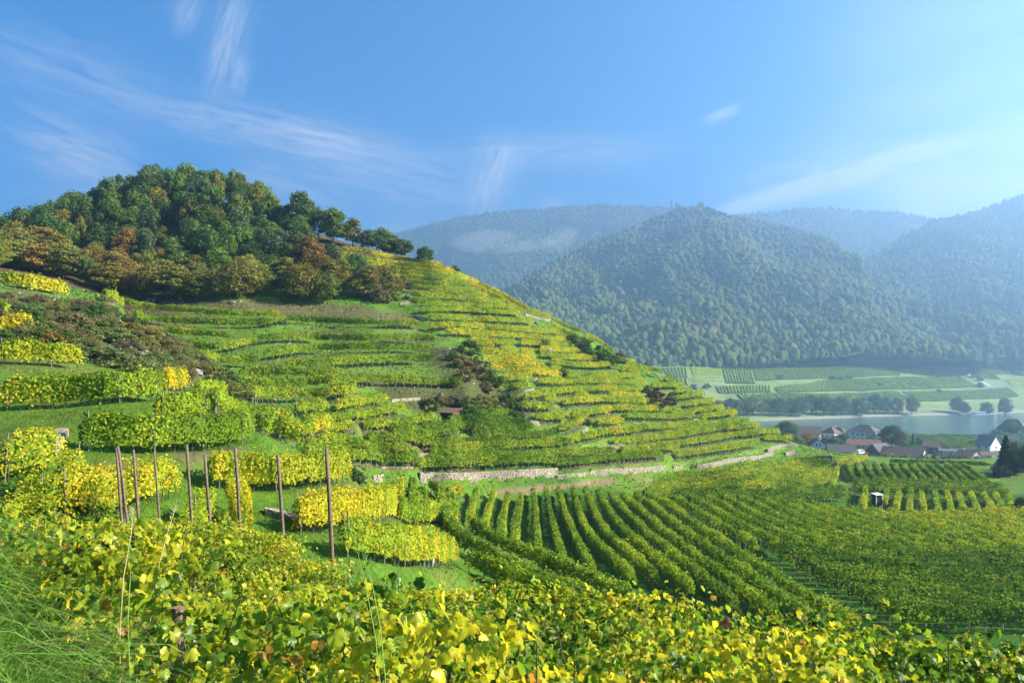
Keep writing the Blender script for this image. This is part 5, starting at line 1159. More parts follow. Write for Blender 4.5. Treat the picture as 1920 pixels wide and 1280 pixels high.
# ------------------------------------------------------------------ dry stone walls, rocks, the hut and other things on the hill
M_stone = simple('pale_wall_stone', (.33, .275, .21), .9, .35, 1.6, bump=.3); M_stone2 = simple('ochre_wall_stone', (.27, .21, .15), .9, .35, 1.9, bump=.3)
M_rock = simple('grey_rock', (.20, .185, .165), .9, .4, .9, bump=.5)
def wall(pix, hpx, label, dmin, dmax, sl=.42, top_soil=True):
    """a dry stone wall: rubble core and every visible stone standing proud of it"""
    line, nr, H = wall_line(pix, hpx, dmin, dmax, sl); px_seed = pix[0][0] * .37; d = line[:, 1].mean()
    org = Vector(line[len(line) // 2]); root = empty('stone_wall', tuple(org)); tag(root, label, 'stone wall', 'dry stone walls of the vineyard')
    P0 = line - np.array(org)
    core = Mesher(); stones = [Mesher(), Mesher()]
    small = .62 if d < 60 else 1.0
    seg = np.r_[0, np.cumsum(np.linalg.norm(np.diff(P0, axis=0), axis=1))]; LL = seg[-1]
    def at(t): return Vector([float(np.interp(t, seg, P0[:, k])) for k in range(3)]), Vector((float(np.interp(t, seg, nr[:, 0])), float(np.interp(t, seg, nr[:, 1])), 0)).normalized()
    top = lambda t: H * (.93 + .13 * float(vnoise(np.array(t / 1.7 + px_seed), np.array(2.5))))
    for i in range(len(line) - 1):
        a, b = Vector(P0[i]), Vector(P0[i + 1]); na = Vector((*nr[i], 0)); nb = Vector((*nr[i + 1], 0))
        ha, hb = top(seg[i]) * .95, top(seg[i + 1]) * .95
        q = [a - Vector((0, 0, .5)), b - Vector((0, 0, .5)), b + Vector((0, 0, hb)), a + Vector((0, 0, ha))]
        ns = (na, nb, nb, na); bk = [p - n_ * .5 for p, n_ in zip(q, ns)]
        core.add([p - n_ * .07 for p, n_ in zip(q, ns)] + bk, [(0, 1, 2, 3), (3, 2, 6, 7)])
    z = -.15
    while z < H * 1.15:
        sh = random.uniform(.15, .26) * small; t = random.uniform(-.3, 0)
        while t < LL:
            w = random.uniform(.22, .62) * small; tc = min(max(t + w / 2, 0), LL)
            if z + sh * .5 < top(tc):
                c, na = at(tc); c2, _ = at(min(tc + .2, LL)); c1, _ = at(max(tc - .2, 0)); td = (c2 - c1).normalized()
                c = c + Vector((0, 0, z + sh / 2)); hw = td * (w * .47); pr = random.uniform(.0, .10); hh = sh * .46; R_ = lambda: random.uniform(.75, 1.05)
                f = [c - hw * R_() + na * pr - Vector((0, 0, hh * R_())), c + hw * R_() + na * pr - Vector((0, 0, hh * R_())), c + hw * R_() + na * pr + Vector((0, 0, hh * R_())), c - hw * R_() + na * pr + Vector((0, 0, hh * R_()))]
                g = [p - na * (.14 + pr) for p in f]
                stones[0 if random.random() < .62 else 1].add(f + g, [(0, 1, 2, 3), (3, 2, 6, 7), (1, 0, 4, 5), (0, 3, 7, 4), (2, 1, 5, 6)])
            t += w
        z += sh
    link('core', core.mesh('core', M_stone2), root)
    for k, s in enumerate(stones):
        if s.v: o = link('stones', s.mesh('stones', (M_stone, M_stone2)[k]), root); o['kind'] = 'stuff'
for w in WALLS: wall(*w)
def rock(px, py, d0, d1, wpx, hpx, label, lean=0.0):
    p = hit(px, py, 0, d0, d1)[0]; w = wpx / F * p[1]; h = hpx / F * p[1]
    bm = bmesh.new(); bmesh.ops.create_icosphere(bm, subdivisions=2, radius=1)
    s = random.random() * 50
    for v in bm.verts:
        n = v.co; k = .75 + .5 * float(fbm(np.array(n.x * 1.3 + s), np.array(n.y * 1.3 + n.z * 1.7), 3)); k = round(k * 5) / 5 * .8 + k * .2
        v.co = n * k
    me = bpy.data.meshes.new('rock'); bm.to_mesh(me); bm.free()
    o = link('rock', me, mat=M_rock, loc=(p[0], p[1], ground(p[0], p[1]) + h * .3), rot=(random.uniform(-.3, .3), lean, random.random() * 6), scale=(w * .6, w * .6, h * .75)); tag(o, label, 'rock', 'rocks on the vineyard slope')
for r in [(824,752,95,140,12,16,'white rock face standing behind the hut roof'),(797,768,95,140,5,9,'pale rock left of the hut'),(862,782,95,140,9,12,'grey rock right of the hut'),(880,778,95,140,11,14,'dark cleft rock right of the hut'),(906,778,95,140,12,14,'large pale boulder at the rock foot right of the hut'),
  (920,780,95,140,7,9,'small boulder beside the large pale one'),(262,668,60,110,14,8,'pale rock in the scrub slope, left one',.5),(290,690,60,110,13,9,'pale rock low in the scrub slope',.6),(372,700,60,110,18,8,'flat slanting rock near the tip of the scrub slope',.5),(392,712,60,110,16,9,'second slanting rock near the tip of the scrub slope',.5),
  (288,566,130,170,5,5,'white stone at the foot of the wood'),(280,562,130,170,5,4,'reddish stone beside the white stone under the wood'),(338,563,130,170,4,5,'pale stone under the wood, right of the white one'),(436,568,130,175,10,4,'rubble of pale stones under the wood'),
  (765,559,150,190,13,7,'brownish rock ledge right of the wood'),(1030,670,150,190,9,18,'pinkish upright rock on the right terraces'),(842,516,180,215,10,7,'square pale stone ledge on the ridge'),(1003,606,180,212,11,5,'grey rocks under the light wall by the ridge')]: rock(*r)
# the small hut
p = hit(838, 786, 0, 95, 140)[0]; sc_ = p[1] / F
hut = empty('hut', (p[0], p[1], ground(p[0], p[1]) - .1), radians(-24)); tag(hut, 'small brown hut with sloping tin roof and reddish door below the rocks', 'hut')
M_hutw = simple('dark_hut_boards', (.10, .055, .038), .85, .3, 8); M_hutr = simple('rusty_tin_roof', (.10, .055, .042), .6, .3, 4); M_red = simple('red_door_paint', (.30, .06, .04), .6, .2, 5)
W_, D_, H_ = 26 * sc_, 26 * sc_, 21 * sc_
mb = Mesher(); mb.box((-W_/2, 0, 0), (W_/2, D_, H_ * .82)); link('wall', mb.mesh('wall', M_hutw), hut)
for k in range(9):
    mb = Mesher(); x = -W_/2 + W_ * k / 9; mb.box((x + .01, -.025, .05), (x + W_/9 - .02, .0, H_ * .8)); 
    if k not in (5, 6): link('board', mb.mesh('board', M_hutw), hut)
mb = Mesher(); mb.box((-W_/2 + W_ * 5/9 + .02, -.04, .05), (-W_/2 + W_ * 7/9 - .02, -.003, H_ * .74)); link('door', mb.mesh('door', M_red), hut)
R = Matrix.Translation((0, D_/2, H_ * .98)) @ Matrix.Rotation(radians(11), 4, 'X') 
mb = Mesher(); mb.box((-W_ * .68, -D_ * .78, -.04), (W_ * .68, D_ * .72, .03), R)
for k in range(12): x = -W_ * .66 + W_ * 1.32 * k / 11; mb.box((x - .03, -D_ * .78, .032), (x + .03, D_ * .72, .07), R)
link('roof', mb.mesh('roof', M_hutr), hut)
for x in (-W_ * .6, W_ * .6): mb = Mesher(); mb.box((x - .05, -D_ * .22, -.3), (x + .05, -D_ * .14, H_ * .8)); link('post', mb.mesh('post', M_wood), hut)
# rack rails (thin tracks) climbing the slope, with their carts
M_rail = simple('dark_rail_steel', (.05, .05, .05), .5, .2, 4, metal=.6); M_black = simple('black_machine_paint', (.02, .02, .024), .4, .3, 6); M_blue = simple('faded_blue_paint', (.08, .18, .36), .5, .2, 5); M_white = simple('white_paint', (.75, .75, .73), .6, .06, 2)
def track(pix, d0, d1, label):
    l = trace(pix, .5, d0, d1, 4); l = resample(l, 1.2); l[:, 2] = sample(ZG, l[:, 0], l[:, 1]); org = l[0].copy(); q = l - org
    zs = np.convolve(np.pad(q[:, 2], 3, 'edge'), np.ones(7) / 7, 'valid') + .55
    root = empty('rack_rail', tuple(org)); tag(root, label, 'rack rail', 'thin rack rails on the slope')
    mb = Mesher(); mb.tube([(a[0], a[1], z) for a, z in zip(q, zs)], .05, 5); link('rail', mb.mesh('rail', M_rail), root)
    st = Mesher(); st.tube([(0, 0, -.9), (0, 0, 0)], .03, 5); sm = st.mesh('support', M_rail)
    for a, z in list(zip(q, zs))[::2]: link('support', sm, root, loc=(a[0], a[1], z))
    return Vector(org) + Vector((0, 0, zs[0]))
t1 = track([(892,595),(925,610),(955,627),(985,643),(1012,658),(1040,676),(1070,695),(1100,722),(1125,742),(1145,756),(1170,782),(1196,808)], 110, 200, 'long thin dark rail track running diagonally down the right hill face')
t2 = track([(456,716),(480,732),(505,747),(545,768),(580,788),(605,806),(622,822)], 60, 115, 'shorter thin rail track slanting down the left terraces')
def cart(loc, s, label):
    root = empty('rail_cart', tuple(loc)); tag(root, label, 'rail cart')
    mb = Mesher(); mb.box((-.5*s, -.3*s, .05), (.45*s, .3*s, .2*s)); link('chassis', mb.mesh('chassis', M_black), root)
    mb = Mesher(); mb.box((-.45*s, -.25*s, .2*s+.003), (.1*s, .25*s, .62*s)); mb.tube([(-.2*s, 0, .62*s), (-.2*s, 0, .8*s)], .05*s); link('engine', mb.mesh('engine', M_black), root)
    mb = Mesher(); mb.box((.14*s, -.22*s, .2*s+.003), (.42*s, .22*s, .45*s)); link('tank', mb.mesh('tank', M_blue), root)
    for x in (-.3, .3):
        for y in (-.32, .32): mb = Mesher(); mb.tube([(x*s, (y-.04)*s, .05*s), (x*s, (y+.04)*s, .05*s)], .13*s, 10); link('wheel', mb.mesh('wheel', M_rail), root)
    return root
cart(t1, 1.5, 'blue and black rail cart parked at the top of the long rail track')
q = hit(604, 871, 0, 55, 90)[0]; cart((q[0], q[1], ground(q[0], q[1]) + .25), .95, 'small black engine parked among vines left of the rightmost pole')
q = hit(1047, 640, 0, 150, 215)[0]; root = empty('barrel', (q[0], q[1], ground(q[0], q[1]))); tag(root, 'light blue barrel at a terrace end near the ridge bushes', 'barrel')
mb = Mesher(); mb.tube([(0,0,0),(0,0,.1),(0,0,.6),(0,0,1.15)], [.36,.4,.4,.36], 12); link('drum', mb.mesh('drum', M_blue), root); mb = Mesher(); mb.tube([(0,0,1.151),(0,0,1.2)], .37, 12); link('lid', mb.mesh('lid', M_white), root)
# board on the ridge terrace
q = hit(1226, 707, 0, 150, 215)[0]; root = empty('lean_to_roof', (q[0], q[1], ground(q[0], q[1])), radians(-20)); tag(root, 'small grey lean-to roof on the lower ridge of the right face', 'shelter')
mb = Mesher(); mb.box((-1.1, -.6, -.03), (1.1, .6, .03), Matrix.Translation((0, 0, .8)) @ Matrix.Rotation(radians(28), 4, 'Y')); link('roof', mb.mesh('roof', M_rail), root)
for x, h in ((-.9, 1.2), (.9, .3)): mb = Mesher(); mb.box((x-.06, -.4, -.2), (x+.06, -.3, h)); link('post', mb.mesh('post', M_wood), root)
# pale plant tubes
M_tube = simple('pale_blue_tube', (.30, .48, .46), .5, .15, 4); tm = Mesher(); tm.tube([(0, 0, -.1), (0, 0, .5)], .05, 8); tm = tm.mesh('sleeve', M_tube); tk = Mesher(); tk.tube([(0, 0, -.2), (0, 0, .9)], .012, 5); tk = tk.mesh('stake', M_stake)
for i, (px, py, d, g) in enumerate([(838,1062,34,0),(842,1064,34,0),(847,1066,33.5,0),(852,1069,33,0),(856,1072,32.5,0),(748,1056,33,1),(780,995,44,2),(787,994,44,2),(795,993,44,2),(803,992,44,2),(811,991,44,2),(656,1075,28,3)]):
    q = PT(px, py, d); root = empty('plant_tube', (q[0], d, ground(q[0], d))); tag(root, ('%s ' % ordinal([0,1,2,3,4,0,0,1,2,3,4,0][i]) if g in (0, 2) else '') + ['pale blue vine sleeve right of the bushy row in the hollow', 'single pale blue vine sleeve in the grass before the bushy row', 'pale blue sleeve under the green-yellow row right of the golden row', 'pale vine sleeve at the foot of the rightmost pole'][g], 'plant tube', ['young vines in pale blue sleeves by the bushy row', 'single sleeves', 'sleeves under the green-yellow row', 'sleeves by the pole'][g])
    link('sleeve', tm, root, rot=(rng.normal(0, .05), rng.normal(0, .05), 0)); link('stake', tk, root)
# hunting hide in the field
q = hit(1645, 953, 0, 100, 140)[0]; s = q[1] / F; root = empty('hunting_hide', (q[0], q[1], ground(q[0], q[1])), radians(14)); tag(root, 'small dark hunting hide with white roof standing among the vine rows', 'hunting hide')
mb = Mesher(); mb.box((-.62, -.5, .55), (.62, .6, 2.35)); link('cabin', mb.mesh('cabin', M_hutw), root)
mb = Mesher(); mb.box((-.85, -.75, -.035), (.85, .85, .035), Matrix.Translation((0, 0, 2.5)) @ Matrix.Rotation(radians(6), 4, 'X')); link('roof', mb.mesh('roof', M_white), root)
root.scale = (.74, .74, .86)
for x in (-.68, .68):
    for y in (-.56, .66): mb = Mesher(); mb.box((x-.06, y-.06, -.3), (x+.06, y+.06, 2.45)); link('post', mb.mesh('post', M_white if x > 0 or y < 0 else M_wood), root)
mb = Mesher(); mb.box((-.4, -.53, 1.5), (.4, -.503, 2.0)); link('painted_opening', mb.mesh('painted_opening', M_black), root)  # black slab on the solid cabin, painted as the shaded inside
# dark blue container on the grass track
q = hit(1550, 867, 0, 150, 190)[0]; s = q[1] / F; root = empty('container', (q[0], q[1], ground(q[0], q[1])), radians(10)); tag(root, 'dark blue corrugated container at the head of the grass track', 'container')
M_cont = simple('dark_blue_steel', (.035, .055, .085), .5, .2, 3)
W_, H_ = 22 * s, 12.5 * s
mb = Mesher(); mb.box((-W_/2, 0, .12), (W_/2, 1.4, H_)); link('body', mb.mesh('body', M_cont), root)
mb = Mesher()
for k in range(14): x = -W_/2 + W_ * (k + .2) / 14; mb.box((x, -.04, .16), (x + W_ / 28, -.002, H_ - .06))
link('ribs', mb.mesh('ribs', M_cont), root)
mb = Mesher(); mb.box((-W_/2 - .03, -.05, H_ + .003), (W_/2 + .03, 1.45, H_ + .05)); link('lid', mb.mesh('lid', M_cont), root)
for x in (-W_/2 + .15, W_/2 - .15): mb = Mesher(); mb.box((x - .1, .1, -.2), (x + .1, 1.3, .117)); link('skid', mb.mesh('skid', M_rail), root)
# ------------------------------------------------------------------ the village
def M_plain(n, c, **k): return simple(n, c, k.pop('rough', .85), k.pop('var', .1), k.pop('scale', .8), **k)
MW = {'white': M_plain('white_render', (.72, .72, .70)), 'cream': M_plain('cream_render', (.55, .50, .38)), 'blue': M_plain('pale_blue_render', (.50, .60, .68)), 'grey': M_plain('grey_render', (.45, .45, .44)), 'wood': M_plain('dark_barn_wood', (.075, .05, .04), var=.3), 'pink': M_plain('rose_render', (.42, .30, .26))}
MR = {'dark': M_plain('dark_roof_tile', (.085, .072, .07), var=.25, scale=2), 'brown': M_plain('brown_roof_tile', (.13, .080, .062), var=.3, scale=2), 'red': M_plain('red_roof_tile', (.21, .10, .075), var=.25, scale=2), 'slate': M_plain('grey_slate_roof', (.13, .13, .14), var=.2, scale=2)}
M_win = simple('window_glass', (.03, .035, .045), .15, .2, 2, spec=.6)
def house(px, py, d, w, dep, hw, hr, rz, wall, roof, label, hip=False, win=(3, 1), ridge='x', chim=1, door=True, gable_win=False, cat='house'):
    """house with eaves height hw, roof height hr, front facing the viewer before turning by rz; ridge along x or y"""
    x = (px - CX) / F * d; z = (HY - py) / F * d; z = min(z, ground(x, d) + .0) if py is None else ground(x, d) if py == 0 else z
    root = empty('house', (x, d, z), radians(rz) - math.atan2(x, d)); tag(root, label, cat, 'village houses')
    mb = Mesher(); mb.box((-w/2, -dep/2, -6), (w/2, dep/2, hw))
    if not hip:
        if ridge == 'x': mb.add([(-w/2, -dep/2, hw), (-w/2, dep/2, hw), (-w/2, 0, hw+hr), (w/2, -dep/2, hw), (w/2, dep/2, hw), (w/2, 0, hw+hr)], [(0, 2, 1), (3, 4, 5)])
        else: mb.add([(-w/2, -dep/2, hw), (w/2, -dep/2, hw), (0, -dep/2, hw+hr), (-w/2, dep/2, hw), (w/2, dep/2, hw), (0, dep/2, hw+hr)], [(0, 1, 2), (3, 5, 4)])
    link('wall', mb.mesh('wall', MW[wall]), root)
    o = .45; mb = Mesher(); W2, D2 = w/2 + o, dep/2 + o; e = hw - .15
    if hip:
        r = max(.1, (w - dep) / 2) if ridge == 'x' else 0
        a = [(-W2, -D2, e), (W2, -D2, e), (W2, D2, e), (-W2, D2, e), (-r, 0, hw+hr), (r, 0, hw+hr)]
        mb.add(a, [(0, 1, 5, 4), (1, 2, 5), (2, 3, 4, 5), (3, 0, 4), (3, 2, 1, 0)])
    else:
        t = .16
        if ridge == 'x': sect = [(-D2, e), (0, hw + hr + .1), (D2, e), (D2 - .1, e - t), (0, hw + hr + .1 - t * 1.3), (-D2 + .1, e - t)]; pts = [(-W2, y, zz) for y, zz in sect] + [(W2, y, zz) for y, zz in sect]
        else: sect = [(-W2, e), (0, hw + hr + .1), (W2, e), (W2 - .1, e - t), (0, hw + hr + .1 - t * 1.3), (-W2 + .1, e - t)]; pts = [(y, -D2, zz) for y, zz in sect] + [(y, D2, zz) for y, zz in sect]
        mb.add(pts, [(i, (i + 1) % 6, 6 + (i + 1) % 6, 6 + i) for i in range(6)] + [(0, 1, 4, 5), (1, 2, 3, 4), (6, 11, 10, 7), (7, 10, 9, 8)])
    ro = link('roof', mb.mesh('roof', MR[roof]), root)
    for k in range(chim):
        cx_ = (-.25 + .5 * k) * w if ridge == 'x' else .12 * w; cz = hw + hr * .7; mb = Mesher(); mb.box((cx_ - .3, -.3, cz), (cx_ + .3, .3, hw + hr + .9)); link('chimney', mb.mesh('chimney', MW['pink']), ro)
    nc, nrw = win
    for face in range(2):
        for j in range(nrw):
            for i in range(nc if face == 0 else max(1, nc - 1)):
                L_ = w if face == 0 else dep; n_ = nc if face == 0 else max(1, nc - 1)
                u = -L_/2 + L_ * (i + .5) / n_; zc = hw * (j + .55) / nrw; ww, wh = min(.6, L_ / n_ * .3), min(.75, hw / nrw * .3)
                mb = Mesher()
                if face == 0: mb.box((u - ww, -dep/2 - .06, zc - wh), (u + ww, -dep/2 - .003, zc + wh))
                else: mb.box((w/2 + .003, u - ww, zc - wh), (w/2 + .06, u + ww, zc + wh))
                wo = link('window', mb.mesh('window', MW['white'] if wall != 'white' else MW['grey']), root)
                mb = Mesher()
                if face == 0: mb.box((u - ww + .1, -dep/2 - .075, zc - wh + .1), (u + ww - .1, -dep/2 - .063, zc + wh - .1))
                else: mb.box((w/2 + .063, u - ww + .1, zc - wh + .1), (w/2 + .075, u + ww - .1, zc + wh - .1))
                link('pane', mb.mesh('pane', M_win), wo)
    if gable_win:
        for u in (-.09 * w, .09 * w):
            mb = Mesher(); mb.box((u - .42, -dep/2 - .07, hw + hr * .12), (u + .42, -dep/2 - .003, hw + hr * .12 + 1.3)); wo = link('window', mb.mesh('window', MW['grey']), root)
            mb = Mesher(); mb.box((u - .34, -dep/2 - .085, hw + hr * .12 + .08), (u + .34, -dep/2 - .073, hw + hr * .12 + 1.22)); link('pane', mb.mesh('pane', M_win), wo)
    return root
house(1532,848,400,8.6,11,3.2,3.9,6,'white','dark','white house with steep gable and four small windows behind the yellow rows',win=(3,1),ridge='y',gable_win=True,chim=1)
house(1505,826,462,19,10,4.2,4.0,-4,'cream','brown','long barn with dark brown roof behind the orange tree, left end of the village',win=(5,1),chim=0)
house(1559,824,468,8.6,8.5,4.2,3.6,-30,'cream','brown','cream house with brown hipped roof beside the long barn',hip=True,win=(3,1),chim=0)
house(1573,822,480,9,7,4.0,3.0,-20,'cream','dark','second hipped house joined behind the cream one',hip=True,win=(2,1),chim=1)
house(1620,827,462,17,12,5.6,4.1,-20,'blue','dark','large pale blue house with dark hipped roof near the river',hip=True,win=(6,2),chim=2)
house(1620,842,415,15.5,9,2.6,2.6,-6,'pink','red','long low house with faded red roof below the pale blue house',win=(5,1),chim=0)
house(1576,852,385,12,8,1.8,3.2,10,'wood','dark','dark barn with broad brown-black roof behind the plateau edge',win=(2,1),chim=0)
house(1648,856,375,9,9,1.8,4.6,-38,'wood','dark','dark barn with pointed roof right of the parked cars',win=(1,1),chim=0,ridge='y')
house(1694,862,362,17,9.5,2.4,3.5,-12,'white','brown','long brown-roofed house with white gable trim at the plateau edge',win=(5,1),chim=1)
house(1747,850,395,6.8,6,3.6,2.4,-8,'wood','red','dark wooden barn with reddish roof right of the big village tree',win=(2,1),chim=0)
house(1776,850,392,9,4,1.7,.5,-4,'grey','slate','low flat grey shed with pale wall in the village',win=(2,1),chim=0)
house(1815,862,365,8,7,2.4,2.2,-32,'pink','red','small house with bright red tiled roof left of the spruce',win=(2,1),chim=1)
house(1853,848,415,8.4,9,4.0,5.2,-35,'white','slate','white house with steep grey roof behind the big spruce',win=(2,2),chim=0)
house(1842,860,380,9,5,2.2,1.0,-8,'white','red','low pink-roofed garages in front of the white grey-roofed house',win=(3,1),chim=0)
house(1897,830,470,7,6,2.4,1.8,-10,'wood','brown','small brown-roofed barn beyond the pale tree at right',win=(1,1),chim=0)
house(1912,844,440,8,7,3.0,2.6,-20,'white','slate','white house at the right edge of the village, partly hidden by trees',win=(2,1),chim=0)
house(1899,813,548,18,11,3.2,7.0,-14,'white','dark','large white inn with huge dark roof standing at the river bank',win=(5,1),chim=1,hip=True)
house(1905,884,158,6,5,.7,1.5,-30,'wood','dark','black wooden shed half hidden at the right edge of the vineyards',win=(1,1),chim=0,door=False,cat='shed')
# parked vehicles between the barns
M_tyre = simple('tyre_rubber', (.02, .02, .02), .8, .1, 5)
def vehicle(px, py, d, paint, label, van):
    x = (px - CX) / F * d; z = ground(x, d); z = (HY - py) / F * d
    root = empty('parked_van' if van else 'parked_car', (x, d, z), radians(25)); tag(root, label, 'van' if van else 'car')
    L_, W_, H_ = (4.8, 1.9, 2.1) if van else (4.0, 1.7, 1.4)
    prof = [(-L_/2, .35), (-L_/2, H_ * .9), (-L_/2 + .3, H_), (L_/2 - 1.5, H_), (L_/2 - .8, H_ * .58), (L_/2 - .05, H_ * .5), (L_/2, .35)] if van else [(-L_/2, .3), (-L_/2, .85), (-L_/2 + .5, .9), (-L_/2 + .9, H_), (.5, H_), (1.1, .92), (L_/2 - .1, .8), (L_/2, .3)]
    n = len(prof); mb = Mesher(); mb.add([(a, -W_/2, b) for a, b in prof] + [(a, W_/2, b) for a, b in prof], [tuple(range(n)), tuple(range(2*n - 1, n - 1, -1))] + [(i, n + i, n + (i + 1) % n, (i + 1) % n) for i in range(n)])
    link('body', mb.mesh('body', paint), root)
    for a in (-L_/2 + .8, L_/2 - .8):
        for b in (-W_/2 + .08, W_/2 - .08): mb = Mesher(); mb.tube([(a, b - .1, .33), (a, b + .1, .33)], .33, 12); link('wheel', mb.mesh('wheel', M_tyre), root)
    mb = Mesher(); mb.box((-L_/2 + .7, -W_/2 - .01, H_ * .62), (L_/2 - 1.4, -W_/2 - .002, H_ * .88)); link('window', mb.mesh('window', M_win), root)
M_redp = simple('red_car_paint', (.35, .03, .03), .35, .05, 2)
vehicle(1614, 851, 372, M_white, 'white van parked between the village barns', True); vehicle(1626, 853, 372, M_redp, 'red car parked right of the white van', False)
# trees and shrubs of the village
V = [(1474,842,788,.9,'round',DG,440,'dark rounded tree at the left end of the village, against the river'),(1462,835,795,.6,'tall',DG,450,'slim dark tree left of the rounded village tree'),(1490,850,812,1.0,'round',OL,400,'olive tree below the long brown barn'),(1512,846,807,.9,'round',(.26,.15,.05),410,'orange autumn tree before the long brown barn'),
 (1503,856,826,1.1,'bush',BG,395,'bluish bush left of the white gabled house'),(1566,845,815,1.1,'bush',BG,430,'grey-green tree behind the dark barn'),(1580,840,812,1.1,'round',DG,445,'dark tree between the cream house and the pale blue house'),(1596,850,822,1.0,'bush',LG,425,'light green shrub below the pale blue house'),(1634,834,812,1.0,'bush',LG,440,'pale shrub before the pale blue house wall'),
 (1609,846,833,1.2,'bush',OL,400,'olive shrub behind the white van'),(1672,852,796,.95,'round',(.075,.085,.035),420,'big dark spreading tree in the middle of the village'),(1690,850,816,1.0,'round',DG,425,'dark tree right of the big village tree'),(1712,846,812,.7,'conifer',DG,430,'small dark conifer behind the reddish-roofed barn'),(1722,848,820,.9,'round',DG,432,'dark bushy tree left of the reddish-roofed barn'),
 (1768,850,826,1.0,'bush',OL,420,'olive shrub right of the reddish-roofed barn'),(1760,862,846,1.4,'bush',DG,360,'dark hedge bush at the plateau edge before the wooden barn'),(1785,864,848,1.4,'bush',BG,355,'bluish hedge bush at the plateau edge'),(1808,866,848,1.4,'bush',OL,350,'olive shrub left of the bright red roof'),(1832,868,852,1.2,'bush',DG,350,'dark shrub below the bright red roof'),
 (1852,870,852,1.1,'bush',(.30,.17,.03),340,'orange-yellow shrub left of the spruce foot'),(1663,858,843,1.5,'bush',(.28,.20,.03),345,'yellow shrub at the plateau edge in front of the long brown roof'),(1700,860,849,1.5,'bush',(.26,.19,.03),345,'second yellow shrub before the long brown roof'),(1640,862,850,1.4,'bush',OL,350,'olive shrub at the plateau edge below the pointed barn'),
 (1895,822,790,1.2,'round',BG,530,'grey-green tree in front of the riverside inn'),(1868,814,801,1.4,'bush',DG,545,'dark bushes left of the riverside inn'),(1540,850,838,1.3,'bush',DG,385,'low hedge in front of the white gabled house')]
V += [(1548,838,819,1.1,'round',BG,440,'grey-green tree right of the white gabled house roof'),(1586,846,828,1.1,'bush',DG,405,'dark shrub before the low red-roofed house, left end'),(1602,838,818,1.0,'round',OL,452,'olive tree half hiding the pale blue house corner'),(1652,842,818,1.0,'round',BG,432,'bluish tree right of the pale blue house'),
 (1640,848,834,1.2,'bush',OL,400,'olive bush behind the pointed dark barn'),(1680,856,838,1.1,'bush',DG,398,'dark bush behind the long brown roof'),(1718,858,842,1.2,'bush',BG,380,'bluish bush beside the gable of the long brown house'),(1732,862,848,1.2,'bush',OL,352,'olive shrub at the edge before the dark wooden barn'),(1796,850,834,1.0,'round',BG,430,'grey-green tree behind the low flat shed'),
 (1822,846,826,1.0,'round',DG,440,'dark tree left of the white house with grey roof'),(1836,852,838,1.1,'bush',OL,405,'olive bush before the white grey-roofed house'),(1488,842,806,.9,'round',DG,452,'tall dark tree hiding the end of the long barn'),(1522,856,840,1.2,'bush',DG,380,'dark shrub at the left foot of the white gabled house'),(1622,850,838,1.2,'bush',LG,392,'light green bush behind the parked van')]
for px, pb, pt, wd, st, col, d, lab in V:
    x = (px - CX) / F * d; zt = (HY - pt) / F * d; z0 = ground(x, d) if d > 300 else 0; h = max(2.0, zt - z0)
    wd_ = min(1.5, wd * ((pb - pt) / F * d) / h * 1.15)
    plant('tree' if st != 'bush' else 'bush', 'tree' if st != 'bush' else 'bush', st, x, d, h, wd_, tuple(np.array(col) * 1.0), lab, 'village trees and shrubs', z0)
for px, pb, pt, wd, st, col, lab in [(1886,888,812,1.15,'conifer',(.055,.08,.035),'big dark spruce at the right edge, between vineyard and village'),(1905,884,822,.95,'round',(.13,.15,.045),'pale green rounded tree right of the big spruce'),(1926,888,826,.9,'tall',DG,'dark tree at the right edge beside the black shed'),
   (1877,893,868,1.25,'bush',(.06,.075,.045),'dark round bush below the big spruce'),(1918,968,925,.9,'round',DG,'small dark tree at the right edge beside the pale rows')]:
    p = hit(px, pb, 0, 100, 172)[0]; plant('tree' if st != 'bush' else 'bush', 'tree' if st != 'bush' else 'bush', st, p[0], p[1], (pb - pt) / F * p[1] * .95, wd, col, lab, 'trees at the right edge')
# ------------------------------------------------------------------ far bank: trees, ferry, vineyards, road
FB = [(1348,784,748,1.0,OL),(1372,785,742,1.1,BG),(1392,785,744,1.0,BG),(1412,785,741,1.2,LG),(1436,784,746,1.1,BG),(1460,783,743,1.2,LG),(1482,782,745,1.0,DG),(1500,781,742,1.1,BG),(1522,781,739,1.1,BG),(1545,780,740,1.1,DG),(1562,780,746,1.0,BG),(1578,780,741,1.0,DG),(1597,781,750,1.1,LG),(1616,778,742,1.0,BG),(1640,776,738,1.1,BG),(1660,774,742,1.0,BG),(1682,772,742,.8,OL),(1710,772,740,.8,OL),(1796,770,742,1.0,BG),(1808,771,752,1.0,DG),(1884,767,744,.9,BG),(1850,765,752,1.1,DG),(1330,770,752,1.1,BG)]
for i, (px, pb, pt, wd, col) in enumerate(FB):
    x0 = (px - CX) / F * 760; d = float(np.interp(x0, BX, BY)) + rng.uniform(9, 22); x = (px - CX) / F * d; z = float(zfar(np.array(x), np.array(d)))
    h = (HY - pt) / F * d - z
    plant('tree', 'tree', 'willow', x, d, max(6, h), wd * .95, tuple(np.array(col) * rng.uniform(.9, 1.15)), f'{ordinal(i)} tree of the far river bank'.replace('first tree', 'leftmost tree') if False else f'{"tall" if h > 20 else "low"} {"pale willow" if col == LG else "olive" if col == OL else "dark" if col == DG else "grey-green"} tree on the far river bank, {ordinal(i)} along it', 'trees along the far river bank', z)
